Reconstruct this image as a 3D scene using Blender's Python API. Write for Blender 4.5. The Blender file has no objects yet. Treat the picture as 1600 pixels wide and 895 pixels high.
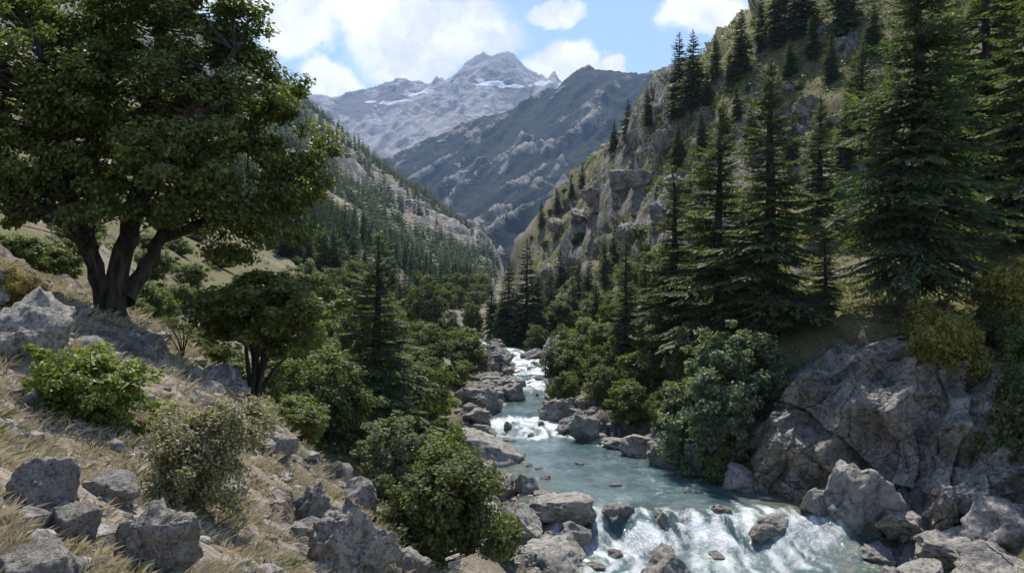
import bpy, bmesh, math, random
import numpy as np
from mathutils import Vector

# ------------------------------------------------------------------ camera, sky, sun, exposure
sc = bpy.context.scene
COL = sc.collection
F, CX, CY = 1333.0, 800.0, 447.5          # focal length in photo pixels: 30 mm on a 36 mm sensor

cam_d = bpy.data.cameras.new('camera'); cam_d.lens = 30.0; cam_d.sensor_width = 36.0
cam_d.clip_start = 0.1; cam_d.clip_end = 40000
cam = bpy.data.objects.new('camera', cam_d); COL.objects.link(cam)
cam.location = (0, 0, 0); cam.rotation_euler = (math.radians(90), 0, 0)
sc.camera = cam

SUN_AZ, SUN_EL = math.radians(-4), math.radians(58)    # azimuth measured from +Y (ahead) towards +X
sun_dir = Vector((math.sin(SUN_AZ)*math.cos(SUN_EL), math.cos(SUN_AZ)*math.cos(SUN_EL), math.sin(SUN_EL)))
sd = bpy.data.lights.new('sun', 'SUN'); sd.energy = 4.2; sd.angle = math.radians(0.5); sd.color = (1.0, 0.95, 0.87)
sun = bpy.data.objects.new('sun', sd); COL.objects.link(sun)
sun.rotation_euler = (-sun_dir).to_track_quat('-Z', 'Y').to_euler()

sc.view_settings.view_transform = 'Standard'; sc.view_settings.look = 'None'
sc.view_settings.gamma = 1.0; sc.view_settings.exposure = 0.70
sc.view_settings.use_curve_mapping = False
sc.cycles.use_denoising = True
sc.cycles.max_bounces = 5; sc.cycles.diffuse_bounces = 2; sc.cycles.glossy_bounces = 2
sc.cycles.transmission_bounces = 3; sc.cycles.volume_bounces = 0
sc.cycles.use_adaptive_sampling = True; sc.cycles.adaptive_threshold = 0.02
sc.cycles.caustics_reflective = False; sc.cycles.caustics_refractive = False

class NT:
    """small helper around a node tree"""
    def __init__(s, nt): s.t = nt; nt.nodes.clear()
    def n(s, typ, **kw):
        nd = s.t.nodes.new(typ)
        for k, v in kw.items():
            if k.startswith('i_'):
                key = k[2:]; key = int(key) if key.isdigit() else key.replace('_', ' ')
                nd.inputs[key].default_value = v
            else: setattr(nd, k, v)
        return nd
    def l(s, a, b): s.t.links.new(a, b)
    def math(s, op, a, b=None, c=None, clamp=False):
        nd = s.t.nodes.new('ShaderNodeMath'); nd.operation = op; nd.use_clamp = clamp
        for i, v in enumerate((a, b, c)):
            if v is None: continue
            if hasattr(v, 'links'): s.l(v, nd.inputs[i])
            else: nd.inputs[i].default_value = v
        return nd.outputs[0]
    def mix(s, f, a, b, typ='MIX'):
        nd = s.t.nodes.new('ShaderNodeMix'); nd.data_type = 'RGBA'; nd.blend_type = typ
        for k, v in ((0, f), (6, a), (7, b)):
            if hasattr(v, 'links'): s.l(v, nd.inputs[k])
            elif k == 0: nd.inputs[0].default_value = v
            else: nd.inputs[k].default_value = (*v, 1) if len(v) == 3 else v
        return nd.outputs[2]
    def ss(s, v, a, b):
        nd = s.t.nodes.new('ShaderNodeMapRange'); nd.interpolation_type = 'SMOOTHSTEP'
        s.l(v, nd.inputs[0]); nd.inputs[1].default_value = a; nd.inputs[2].default_value = b
        return nd.outputs[0]
    def noise(s, vec, scale, detail=4, rough=0.55, dist=0.0):
        nd = s.t.nodes.new('ShaderNodeTexNoise')
        if vec is not None: s.l(vec, nd.inputs['Vector'])
        nd.inputs['Scale'].default_value = scale; nd.inputs['Detail'].default_value = detail
        nd.inputs['Roughness'].default_value = rough; nd.inputs['Distortion'].default_value = dist
        return nd.outputs['Fac']
    def attr(s, name):
        nd = s.t.nodes.new('ShaderNodeAttribute'); nd.attribute_name = name
        return nd.outputs['Fac']

w = bpy.data.worlds.new('World'); sc.world = w; w.use_nodes = True
W = NT(w.node_tree)
sky = W.n('ShaderNodeTexSky', sky_type='NISHITA', sun_disc=False, sun_elevation=SUN_EL, sun_rotation=SUN_AZ,
          altitude=1500, air_density=1.0, dust_density=1.0, ozone_density=1.6)
skyc = W.mix(1.0, sky.outputs[0], (0.13, 0.13, 0.13), 'MULTIPLY')
tc = W.n('ShaderNodeTexCoord')
# warp the direction a little so that the clouds get ragged edges
nz = W.n('ShaderNodeTexNoise', i_Scale=7.0, i_Detail=8.0, i_Roughness=0.62); W.l(tc.outputs['Generated'], nz.inputs['Vector'])
off = W.n('ShaderNodeVectorMath', operation='SUBTRACT'); W.l(nz.outputs['Color'], off.inputs[0]); off.inputs[1].default_value = (.5, .5, .5)
offs = W.n('ShaderNodeVectorMath', operation='MULTIPLY'); W.l(off.outputs[0], offs.inputs[0]); offs.inputs[1].default_value = (.15, .15, .10)
wd = W.n('ShaderNodeVectorMath', operation='ADD'); W.l(tc.outputs['Generated'], wd.inputs[0]); W.l(offs.outputs[0], wd.inputs[1])
CLOUDS = [(650, 50, 170, 80), (560, 20, 120, 60), (520, 135, 75, 45), (870, 95, 80, 42), (965, 103, 45, 24), (1120, 28, 85, 42),
          (850, 8, 62, 24), (460, 60, 80, 60), (1260, -60, 120, 60), (300, -60, 260, 110), (60, 60, 200, 80), (800, -220, 300, 90),
          (1500, -260, 260, 110), (-300, -100, 300, 160), (1900, 60, 300, 120), (-700, 150, 300, 120), (2500, -200, 300, 200)]
acc = None
for px, py, rx, ry in CLOUDS:
    d = Vector(((px-CX)/F, 1, (CY-py)/F)); L = d.length; d.normalize()
    sb = W.n('ShaderNodeVectorMath', operation='SUBTRACT'); W.l(wd.outputs[0], sb.inputs[0]); sb.inputs[1].default_value = d
    ml = W.n('ShaderNodeVectorMath', operation='MULTIPLY'); W.l(sb.outputs[0], ml.inputs[0])
    ml.inputs[1].default_value = (F*L/rx, F*L/rx, F*L/ry)
    ln = W.n('ShaderNodeVectorMath', operation='LENGTH'); W.l(ml.outputs[0], ln.inputs[0])
    v = W.math('SUBTRACT', 1.25, ln.outputs['Value'])
    acc = v if acc is None else W.math('MAXIMUM', acc, v)
nz2 = W.noise(tc.outputs['Generated'], 9.0, 9, 0.6)
acc = W.math('ADD', acc, W.math('MULTIPLY', W.math('SUBTRACT', nz2, 0.5), 1.1))
# cumulus over the rest of the sky as well
gz = W.noise(tc.outputs['Generated'], 3.2, 9, 0.6)
sep = W.n('ShaderNodeSeparateXYZ'); W.l(tc.outputs['Generated'], sep.inputs[0])
rest = W.math('MULTIPLY', W.math('SUBTRACT', gz, 0.56), 5.0)
rest = W.math('SUBTRACT', rest, W.math('MULTIPLY', W.ss(sep.outputs[1], 0.55, 0.8), 3.0))
acc = W.math('MAXIMUM', acc, rest)
cov = W.ss(acc, 0.26, 0.64)
shade = W.noise(wd.outputs[0], 14.0, 6, 0.6)
cc = W.mix(W.ss(shade, 0.3, 0.62), (0.60, 0.63, 0.68), (0.92, 0.92, 0.93))
col = W.mix(cov, skyc, cc)
bg = W.n('ShaderNodeBackground', i_Strength=1.0); W.l(col, bg.inputs['Color'])
wo = W.n('ShaderNodeOutputWorld'); W.l(bg.outputs[0], wo.inputs['Surface'])

# ------------------------------------------------------------------ numpy noise
_rs = np.random.RandomState(7)
_perm = np.concatenate([_rs.permutation(256)]*3)
_grad = _rs.normal(size=(256, 3)); _grad /= np.linalg.norm(_grad, axis=1)[:, None]
def perlin(P):
    P = np.asarray(P, float); i = np.floor(P).astype(np.int64); f = P-i; i &= 255
    u = f*f*f*(f*(f*6-15)+10)
    out = 0
    for dx in (0, 1):
        wx = u[:, 0] if dx else 1-u[:, 0]
        for dy in (0, 1):
            wy = u[:, 1] if dy else 1-u[:, 1]
            for dz in (0, 1):
                wz = u[:, 2] if dz else 1-u[:, 2]
                h = _perm[_perm[_perm[i[:, 0]+dx]+i[:, 1]+dy]+i[:, 2]+dz]
                g = _grad[h]
                out = out+wx*wy*wz*(g[:, 0]*(f[:, 0]-dx)+g[:, 1]*(f[:, 1]-dy)+g[:, 2]*(f[:, 2]-dz))
    return out*1.6
def fbm(P, octv=4, lac=2.03, gain=0.5):
    a, s = 1.0, 0.0
    for k in range(octv):
        s = s+a*perlin(P+17.3*k); P = P*lac; a *= gain
    return s
def ridged(P, octv=4, lac=2.1, gain=0.5):
    a, s, wgt = 1.0, 0.0, 1.0
    for k in range(octv):
        r = (1-np.abs(perlin(P+31.7*k)*1.3))**2
        s = s+a*r*wgt; wgt = np.clip(r*1.3, 0, 1); P = P*lac; a *= gain
    return s
def worley(P):
    """distance to nearest and second cell, and a random number per nearest cell"""
    P = np.asarray(P, float); i = np.floor(P).astype(np.int64); n = len(P)
    f1 = np.full(n, 9.); f2 = np.full(n, 9.); cid = np.zeros(n, np.int64)
    for dx in (-1, 0, 1):
        for dy in (-1, 0, 1):
            for dz in (-1, 0, 1):
                c = i+np.array([dx, dy, dz]); k = c & 255
                h = _perm[_perm[_perm[k[:, 0]]+k[:, 1]]+k[:, 2]]
                o = np.stack([_perm[h+11], _perm[h+57], _perm[h+101]], 1)/255.
                d = ((c+o-P)**2).sum(1)
                m = d < f1; f2 = np.where(m, f1, np.minimum(f2, d)); cid = np.where(m, h, cid); f1 = np.where(m, d, f1)
    return np.sqrt(f1), np.sqrt(f2), _perm[cid+77]/255.
def blocks(P, joint=.42):
    """fractured rock: each block at its own level, joints cut in"""
    Q = P+np.stack([perlin(P*1.7), perlin(P*1.7+9), perlin(P*1.7+19)], 1)*.28
    f1, f2, c = worley(Q)
    return (c-.5)*1.0-joint*sstep(f2-f1, .11, 0.0)
def joints(P, sets, seed=0):
    """angular fractures: slabs between parallel joint planes, each slab at its own level"""
    out = 0
    for k, (n, sp, amp, cut) in enumerate(sets):
        n = np.asarray(n, float); n = n/np.linalg.norm(n)
        ph = (P@n)/sp+perlin(P/(sp*2.6)+k*7+seed)*.8+perlin(P/(sp*.9)+k*5+seed)*.16; i = np.floor(ph).astype(np.int64); f = ph-i
        j = np.floor((P@np.roll(n, 1))/(sp*2.7)+.37*_perm[i & 255]/255.*5+perlin(P/(sp*4)+k+31)*.4).astype(np.int64)
        h = _perm[_perm[(i+seed) & 255]+(j & 255)]/255.
        out = out+(h-.5)*amp+(f-.5)*amp*.5*(_perm[(i+91) & 255]/255.-.3)-cut*sstep(np.minimum(f, 1-f), .05, 0.0)
    return out
def sstep(x, a, b):
    t = np.clip((x-a)/(b-a), 0, 1); return t*t*(3-2*t)

# ------------------------------------------------------------------ materials
def principled(M, color, rough=0.9, spec=0.3, bump=None, bump_d=0.1, bump_s=0.6):
    b = M.n('ShaderNodeBsdfPrincipled', i_Roughness=rough)
    b.inputs['Specular IOR Level'].default_value = spec
    if hasattr(color, 'links'): M.l(color, b.inputs['Base Color'])
    else: b.inputs['Base Color'].default_value = (*color, 1)
    if bump is not None:
        bp = M.n('ShaderNodeBump', i_Strength=bump_s, i_Distance=bump_d); M.l(bump, bp.inputs['Height']); M.l(bp.outputs[0], b.inputs['Normal'])
    return b
def newmat(name):
    m = bpy.data.materials.new(name); m.use_nodes = True
    return m, NT(m.node_tree)
def finish(M, shader):
    o = M.n('ShaderNodeOutputMaterial'); M.l(shader, o.inputs['Surface'])

def rock_mat(name, c_lo, c_hi, c_stain, scale, moss=None, moss_amt=0.0, wet_z=None):
    m, M = newmat(name)
    t = M.n('ShaderNodeTexCoord'); P = t.outputs['Object']
    geo = M.n('ShaderNodeNewGeometry')
    a = M.noise(P, scale*1.0, 6, 0.6); b = M.noise(P, scale*4.5, 6, 0.65); c = M.noise(P, scale*0.6, 4, 0.5)
    col = M.mix(M.ss(M.math('ADD', M.math('MULTIPLY', a, .5), M.math('MULTIPLY', b, .5)), 0.36, 0.58), c_lo, c_hi)
    col = M.mix(M.math('MULTIPLY', M.ss(c, 0.52, 0.68), 0.6), col, c_stain)
    spot = M.n('ShaderNodeTexVoronoi', i_Scale=scale*13.0); M.l(P, spot.inputs['Vector'])
    col = M.mix(M.math('MULTIPLY', M.ss(spot.outputs['Distance'], 0.25, 0.05), M.ss(a, 0.5, 0.62)), col, tuple(x*0.35 for x in c_lo))
    vor = M.n('ShaderNodeTexVoronoi', feature='DISTANCE_TO_EDGE', i_Scale=scale*1.6)
    wn = M.n('ShaderNodeTexNoise', i_Scale=scale*2.5, i_Detail=4.0); M.l(P, wn.inputs['Vector'])
    wv = M.mix(0.25, P, wn.outputs['Color']); M.l(wv, vor.inputs['Vector'])
    crack = M.ss(vor.outputs['Distance'], 0.03, 0.0)
    col = M.mix(M.math('MULTIPLY', crack, M.math('MULTIPLY', M.ss(a, .45, .55), 0.6)), col, tuple(x*0.3 for x in c_lo))
    if moss:
        sx = M.n('ShaderNodeSeparateXYZ'); M.l(geo.outputs['Normal'], sx.inputs[0])
        mm = M.math('MULTIPLY', M.ss(sx.outputs[2], 0.3, 0.85), M.ss(M.noise(P, scale*2.0, 6, .6), 0.62-moss_amt*.3, 0.78-moss_amt*.3))
        col = M.mix(mm, col, moss)
    h = M.math('ADD', M.math('MULTIPLY', b, 0.8), M.math('SUBTRACT', a, M.math('MULTIPLY', crack, 0.35)))
    fine = M.noise(P, scale*22, 5, .65); h = M.math('ADD', h, M.math('MULTIPLY', fine, 0.25))
    bs = principled(M, col, 0.88, 0.25, h, 0.16/scale, 0.9)
    finish(M, bs.outputs[0]); return m

def leaf_mat(name, cols, trans=0.3, rough=0.45, spec=0.5, tint=(1.0, 1.15, 0.45), hue=0.472):
    m, M = newmat(name)
    geo = M.n('ShaderNodeNewGeometry'); rnd = geo.outputs['Random Per Island']
    oi = M.n('ShaderNodeObjectInfo')
    cr = M.n('ShaderNodeValToRGB'); M.l(rnd, cr.inputs[0])
    el = cr.color_ramp.elements
    while len(el) < len(cols): el.new(0.5)
    for i, c in enumerate(cols):
        el[i].position = i/(len(cols)-1); el[i].color = (*c, 1)
    P = M.n('ShaderNodeTexCoord').outputs['Object']
    big = M.noise(P, 1.1, 2, 0.5)
    hs = M.n('ShaderNodeHueSaturation'); M.l(cr.outputs[0], hs.inputs['Color'])
    hs.inputs['Saturation'].default_value = 0.93
    M.l(M.math('ADD', 0.86, M.math('ADD', M.math('MULTIPLY', big, 0.4), M.math('MULTIPLY', oi.outputs['Random'], 0.22))), hs.inputs['Value'])
    M.l(M.math('ADD', hue, M.math('MULTIPLY', oi.outputs['Random'], 0.028)), hs.inputs['Hue'])
    b = principled(M, hs.outputs[0], rough, spec)
    tr = M.n('ShaderNodeBsdfTranslucent')
    tcx = M.mix(1.0, hs.outputs[0], tint, 'MULTIPLY'); M.l(tcx, tr.inputs['Color'])
    mx = M.n('ShaderNodeMixShader'); mx.inputs[0].default_value = trans
    M.l(b.outputs[0], mx.inputs[1]); M.l(tr.outputs[0], mx.inputs[2])
    finish(M, mx.outputs[0]); return m

def bark_mat(name, c1, c2, scale=6):
    m, M = newmat(name)
    P = M.n('ShaderNodeTexCoord').outputs['Object']
    mp = M.n('ShaderNodeMapping'); M.l(P, mp.inputs[0]); mp.inputs['Scale'].default_value = (1, 1, 0.22)
    a = M.noise(mp.outputs[0], scale, 7, .65, .5)
    b = principled(M, M.mix(M.ss(a, .35, .65), c1, c2), .95, .15, a, .06, 1.0)
    finish(M, b.outputs[0]); return m

def ground_mat(name, s, dry1, dry2, green1, green2, soil, rk1, rk2):
    """terrain: rock / grass / soil by the mesh's own attributes"""
    m, M = newmat(name)
    P = M.n('ShaderNodeTexCoord').outputs['Object']
    n1 = M.noise(P, 0.9*s, 6, .62); n2 = M.noise(P, 6.0*s, 6, .65); n3 = M.noise(P, 0.25*s, 5, .55)
    mp = M.n('ShaderNodeMapping'); M.l(P, mp.inputs[0]); mp.inputs['Scale'].default_value = (1, 1, 0.45); mp.inputs['Rotation'].default_value = (0.5, 0.35, 0)
    n4 = M.noise(mp.outputs[0], 2.2*s, 7, .66, .1)
    dry = M.mix(M.ss(n2, .35, .65), dry1, dry2)
    grn = M.mix(M.ss(n2, .35, .65), green1, green2)
    g = M.mix(M.ss(M.math('ADD', M.attr('green'), M.math('MULTIPLY', M.math('SUBTRACT', n1, .5), 1.0)), .35, .65), dry, grn)
    g = M.mix(M.math('MULTIPLY', M.ss(n1, .54, .66), 0.75), g, soil)
    n0 = M.noise(P, 0.11*s, 5, .6)
    g = M.mix(M.math('MULTIPLY', M.ss(n0, .48, .66), .55), g, tuple(.5*a+.5*b for a, b in zip(soil, green1)))
    rk = M.mix(M.ss(n4, .36, .64), rk1, rk2)
    rk = M.mix(M.math('MULTIPLY', M.ss(n3, .5, .66), .45), rk, tuple(0.75*a+0.5*b for a, b in zip(rk1, soil)))
    rf = M.ss(M.math('ADD', M.attr('rock'), M.math('MULTIPLY', M.math('SUBTRACT', n4, .5), 1.3)), .42, .58)
    rk = M.mix(M.math('MULTIPLY', M.ss(M.noise(P, .33*s, 5, .65), .46, .62), .7), rk, tuple(.45*a+.35*b for a, b in zip(rk1, green1)))
    col = M.mix(rf, g, rk)
    h = M.math('ADD', M.math('MULTIPLY', n4, M.math('ADD', .5, rf)), M.math('MULTIPLY', n2, .35))
    b = principled(M, col, .93, .15, h, .30/s, .9)
    finish(M, b.outputs[0]); return m

M_ROCK = rock_mat('grey_rock', (.12, .11, .097), (.38, .352, .315), (.25, .20, .14), 1.6, (.10, .105, .035), .25)
M_ROCKN = rock_mat('near_grey_rock', (.115, .105, .092), (.43, .395, .345), (.28, .22, .15), 2.6, (.12, .11, .045), .15)
M_CLIFF = rock_mat('cliff_rock', (.13, .115, .098), (.41, .365, .31), (.24, .18, .115), 0.8, (.09, .095, .03), .3)
M_CRAG = rock_mat('crag_rock', (.105, .097, .085), (.31, .285, .25), (.17, .145, .09), 0.5, (.13, .13, .045), .5)
M_WET = rock_mat('river_stone', (.13, .125, .115), (.33, .30, .26), (.24, .17, .09), 1.5)
M_OAK = leaf_mat('oak_leaf', [(.055, .074, .018), (.085, .108, .023), (.12, .148, .03), (.17, .19, .045)], 0.45, 0.5, 0.3)
M_SMALL = leaf_mat('shrub_tree_leaf', [(.065, .09, .02), (.10, .135, .026), (.14, .18, .034), (.19, .22, .05)], 0.45, 0.55, 0.25)
M_BUSH = leaf_mat('bush_leaf', [(.062, .085, .028), (.092, .12, .036), (.13, .158, .046), (.175, .195, .065)], 0.45, 0.6, 0.22)
M_BRIGHT = leaf_mat('bright_shrub_leaf', [(.08, .13, .018), (.125, .19, .028), (.18, .24, .04), (.24, .28, .07)], 0.45, 0.5, 0.25)
M_OLIVE = leaf_mat('olive_shrub_leaf', [(.15, .14, .06), (.21, .20, .09), (.30, .28, .15), (.40, .37, .23)], 0.4, 0.6, 0.22)
M_GREY = leaf_mat('grey_green_leaf', [(.095, .12, .065), (.135, .165, .09), (.18, .21, .115), (.24, .265, .155)], 0.45, 0.6, 0.22)
M_YEL = leaf_mat('yellow_green_leaf', [(.12, .12, .025), (.18, .17, .03), (.26, .22, .035), (.34, .27, .05)], 0.4, 0.6, 0.2)
M_FIR = leaf_mat('fir_needles', [(.05, .072, .031), (.076, .104, .04), (.108, .138, .05), (.155, .18, .066)], 0.40, 0.65, 0.18)
M_FIRD = leaf_mat('dark_fir_needles', [(.046, .068, .034), (.066, .095, .043), (.094, .124, .053), (.135, .162, .07)], 0.38, 0.7, 0.15)
M_BARK = bark_mat('oak_bark', (.025, .02, .016), (.095, .078, .06), 7)
M_BARKF = bark_mat('fir_bark', (.03, .026, .022), (.09, .075, .06), 5)
M_FAR = leaf_mat('far_fir_needles', [(.048, .068, .036), (.072, .10, .047), (.10, .13, .057), (.145, .175, .075)], .25, .8, .1)
M_GRASS = leaf_mat('dry_grass_blades', [(.29, .225, .15), (.40, .32, .225), (.52, .44, .33), (.22, .19, .10)], 0.3, 0.8, 0.1, (1, .98, .8), .503)
M_GROUND = ground_mat('hillside_ground', 1.0, (.19, .155, .115), (.35, .295, .235), (.10, .10, .038), (.20, .172, .085), (.17, .135, .105), (.11, .10, .088), (.33, .30, .265))
M_RIDGE = ground_mat('valley_side_ground', .085, (.20, .175, .11), (.32, .28, .19), (.06, .075, .028), (.11, .12, .05), (.20, .165, .12), (.17, .155, .138), (.42, .38, .335))

# ------------------------------------------------------------------ mesh helpers
def mesh_np(name, V, Fq, mats=(), smooth=True, attrs=None, mat_idx=None):
    V = np.ascontiguousarray(V, np.float32); Fq = np.ascontiguousarray(Fq, np.int32)
    k = Fq.shape[1]
    me = bpy.data.meshes.new(name)
    me.vertices.add(len(V)); me.vertices.foreach_set('co', V.ravel())
    me.loops.add(Fq.size); me.loops.foreach_set('vertex_index', Fq.ravel())
    me.polygons.add(len(Fq)); me.polygons.foreach_set('loop_start', np.arange(0, Fq.size, k, dtype=np.int32))
    me.polygons.foreach_set('use_smooth', np.full(len(Fq), smooth))
    for m in mats: me.materials.append(m)
    if mat_idx is not None: me.polygons.foreach_set('material_index', np.ascontiguousarray(mat_idx, np.int32))
    if attrs:
        for nm, val in attrs.items():
            a = me.attributes.new(nm, 'FLOAT', 'POINT'); a.data.foreach_set('value', np.ascontiguousarray(val, np.float32))
    me.update(calc_edges=True); me.validate()
    return me
def tag(o, label=None, cat=None, group=None, kind=None):
    if label: o['label'] = label
    if cat: o['category'] = cat
    if group: o['group'] = group
    if kind: o['kind'] = kind
    return o
def link(name, data, parent=None, loc=None):
    o = bpy.data.objects.new(name, data); COL.objects.link(o)
    if parent is not None: o.parent = parent
    if loc is not None: o.location = loc
    return o
def grid_faces(nr, ncol):
    i = np.arange((nr-1)*(ncol-1)); r = i//(ncol-1); c = i % (ncol-1); a = r*ncol+c
    return np.stack([a, a+1, a+1+ncol, a+ncol], 1)
def px_pt(px, py, D): return np.array([(px-CX)/F*D, D, (CY-py)/F*D])

def tps_fit(P, t, reg=2e-4):
    n = len(P); d = np.linalg.norm(P[:, None]-P[None], axis=2)
    K = np.where(d > 0, d*d*np.log(d+1e-12), 0)+reg*np.eye(n)
    Q = np.hstack([np.ones((n, 1)), P]); A = np.zeros((n+3, n+3)); A[:n, :n] = K; A[:n, n:] = Q; A[n:, :n] = Q.T
    return np.linalg.solve(A, np.concatenate([t, np.zeros(3)]))
def tps_eval(P, c, X):
    n = len(P); out = np.empty(len(X))
    for s in range(0, len(X), 40000):
        x = X[s:s+40000]; d2 = ((x[:, None]-P[None])**2).sum(2)
        K = 0.5*d2*np.log(d2+1e-12)
        out[s:s+40000] = K@c[:n]+c[n]+x@c[n+1:]
    return out

# ------------------------------------------------------------------ the river course
RY = np.array([4, 12, 22, 30, 33, 36, 38, 40.8, 42, 46, 50, 55, 60, 66, 72, 78, 87, 100, 111, 122, 135, 150, 175, 210, 260, 330, 420, 600])
RL = np.array([9, 7.5, 4.5, 2.2, 1.7, 2.0, 1.9, 1.1, 1.5, 1.6, .4, -1., -1.6, -2.2, -1.6, -.2, 0., -.3, -1.2, -4.5, -9.5, -14, -17, -17, -14, -12, -10, -8])
RR = np.array([20, 18.5, 16.5, 15, 14.6, 15, 16, 16.2, 14.4, 13.1, 11.6, 8.9, 6.1, 4.2, 2.9, 3.0, 4.9, 6.0, 4.2, 0.5, -5, -10, -13, -13, -10, -8, -6, -4])
WY = np.array([4, 36, 39.2, 41.7, 43, 61.5, 65.5, 80, 84, 91, 95, 111, 150, 250, 600])
WZ = np.array([-13.2, -12.35, -12.2, -11.05, -10.98, -10.9, -10.3, -10.2, -9.9, -9.8, -9.6, -9.3, -8.3, -6., 0.])
def river(Y): return np.interp(Y, RY, RL), np.interp(Y, RY, RR)
def wlevel(X, Y):
    q = np.stack([X*.22, X*0+3.3, X*0], 1)
    return np.interp(Y+perlin(q)*2.2+perlin(q*3.1+4)*1.5+perlin(q*8+1)*.35+.06*(X-6), WY, WZ)

# ------------------------------------------------------------------ terrain, one sheet from the near slope to the valley's left ridge
CT = []
def xyz(rows):
    for Y, pts in rows:
        for X, Z in pts: CT.append((X/Y, math.log(Y), Z/Y))
def pxs(rows):
    for D, pts in rows:
        for px, py in pts: CT.append(((px-CX)/F, math.log(D), (CY-py)/F))
xyz([(1.3, [(-3, .2), (-1.5, -.8), (0, -1.65), (1.5, -2.6), (3, -3.8)]),
     (3, [(-5, .6), (-3, -.6), (-1.5, -1.45), (0, -2.2), (2, -3.6), (4, -5.4)]),
     (6, [(-9, 1.4), (-6, .2), (-4, -.9), (-2, -1.95), (-.6, -2.8), (1, -4.2), (4, -7), (8, -10.2)]),
     (9, [(-12, 2.2), (-7, -.3), (-5, -1.4), (-3, -2.25), (-1.8, -2.75), (-.9, -3.6), (.5, -5.2), (3, -7.8), (8, -11.5)]),
     (13, [(-14, 2.0), (-8, -.3), (-6, -1.1), (-4, -2.15), (-3, -2.9), (-2, -3.7), (-1, -4.4), (1, -6.4), (5, -10)]),
     (18, [(-18, 2.6), (-10, -.3), (-7, -1.6), (-5.5, -2.6), (-4, -4.2), (-2, -6.2), (0, -8.3), (4, -10.8)]),
     (22, [(-20, 3.0), (-14, 1.0), (-10, -.6), (-7, -2.6), (-4, -5.6), (-1, -8.8), (3, -11)]),
     (28, [(-24, 4.2), (-18, 1.4), (-13, -1.0), (-9, -3.7), (-5, -7.2), (-1, -9.9), (2, -11.6)]),
     (40, [(-35, 10), (-24, 2.4), (-16, -2.8), (-10, -6.6), (-5, -8.9), (-1.5, -10.6)]),
     (60, [(-50, 18), (-30, 3.4), (-18, -4.4), (-10, -7.9), (-4.5, -9.9)]),
     (90, [(-70, 28), (-40, 7), (-22, -2), (-12, -6.2), (-4, -9.)]),
     (140, [(-100, 45), (-60, 17), (-35, 2.5), (-22, -4.)]),
     (220, [(-140, 70), (-90, 32), (-55, 9), (-30, -2)])])
pxs([(26, [(1300, 1000), (1600, 980), (1900, 800)]),
     (33, [(1450, 935), (1600, 890), (1800, 700)]),
     (38, [(1400, 875), (1450, 850), (1550, 790), (1700, 640)]),
     (42, [(1320, 795), (1400, 725), (1500, 690), (1600, 640), (1850, 520)]),
     (45, [(1250, 740), (1300, 670), (1400, 595), (1500, 580), (1600, 550), (1800, 470)]),
     (48, [(1220, 650), (1300, 563), (1420, 512), (1600, 480), (1900, 370)]),
     (55, [(1075, 690), (1140, 640), (1200, 540), (1300, 492), (1450, 465), (1600, 430), (2000, 300)]),
     (65, [(950, 660), (1040, 605), (1120, 520), (1250, 465), (1400, 425), (1600, 370)]),
     (80, [(880, 610), (950, 565), (1050, 500), (1150, 445), (1300, 392), (1450, 340), (1600, 290)]),
     (105, [(900, 555), (950, 510), (1050, 440), (1200, 335), (1350, 235), (1600, 120)]),
     (140, [(850, 535), (930, 485), (1000, 415), (1080, 320), (1180, 195), (1280, 110), (1400, 10), (1600, -150)]),
     (172, [(1100, 128), (1180, 45), (1230, -8), (1000, 330), (1400, -130)]),
     (200, [(830, 505), (900, 440), (960, 360), (1040, 170)]), (222, [(1000, 207)]),
     (260, [(800, 485), (860, 405), (910, 330), (960, 233), (1100, 170), (1300, 0), (1600, -220)]),
     (310, [(760, 485), (800, 455), (840, 400), (900, 288)]),
     (350, [(343, 262), (495, 350), (629, 420), (730, 468), (790, 440), (806, 396), (842, 342)]),
     (430, [(100, 130), (300, 220), (480, 335), (600, 402), (700, 448), (770, 474), (850, 440), (950, 350), (1200, 180), (1600, -150)]),
     (600, [(100, 60), (300, 170), (480, 290), (600, 368), (700, 420), (770, 450), (820, 460), (950, 390), (1300, 200)]),
     (760, [(100, 0), (480, 245), (600, 325), (700, 385), (750, 408), (790, 398), (850, 450), (1000, 400)]),
     (900, [(100, -60), (300, 80), (480, 205), (560, 268), (640, 318), (700, 348), (745, 372), (790, 440)]),
     (1020, [(100, -90), (300, 40), (400, 105), (480, 166), (520, 196), (560, 228), (600, 260), (640, 288), (680, 315), (720, 360), (780, 440)]),
     (1300, [(100, 0), (300, 120), (480, 250), (600, 340), (700, 400), (850, 460)])])
CT = np.array(CT); CP = np.stack([CT[:, 0]*2.0, CT[:, 1]], 1)
TC = tps_fit(CP, CT[:, 2])

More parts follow.
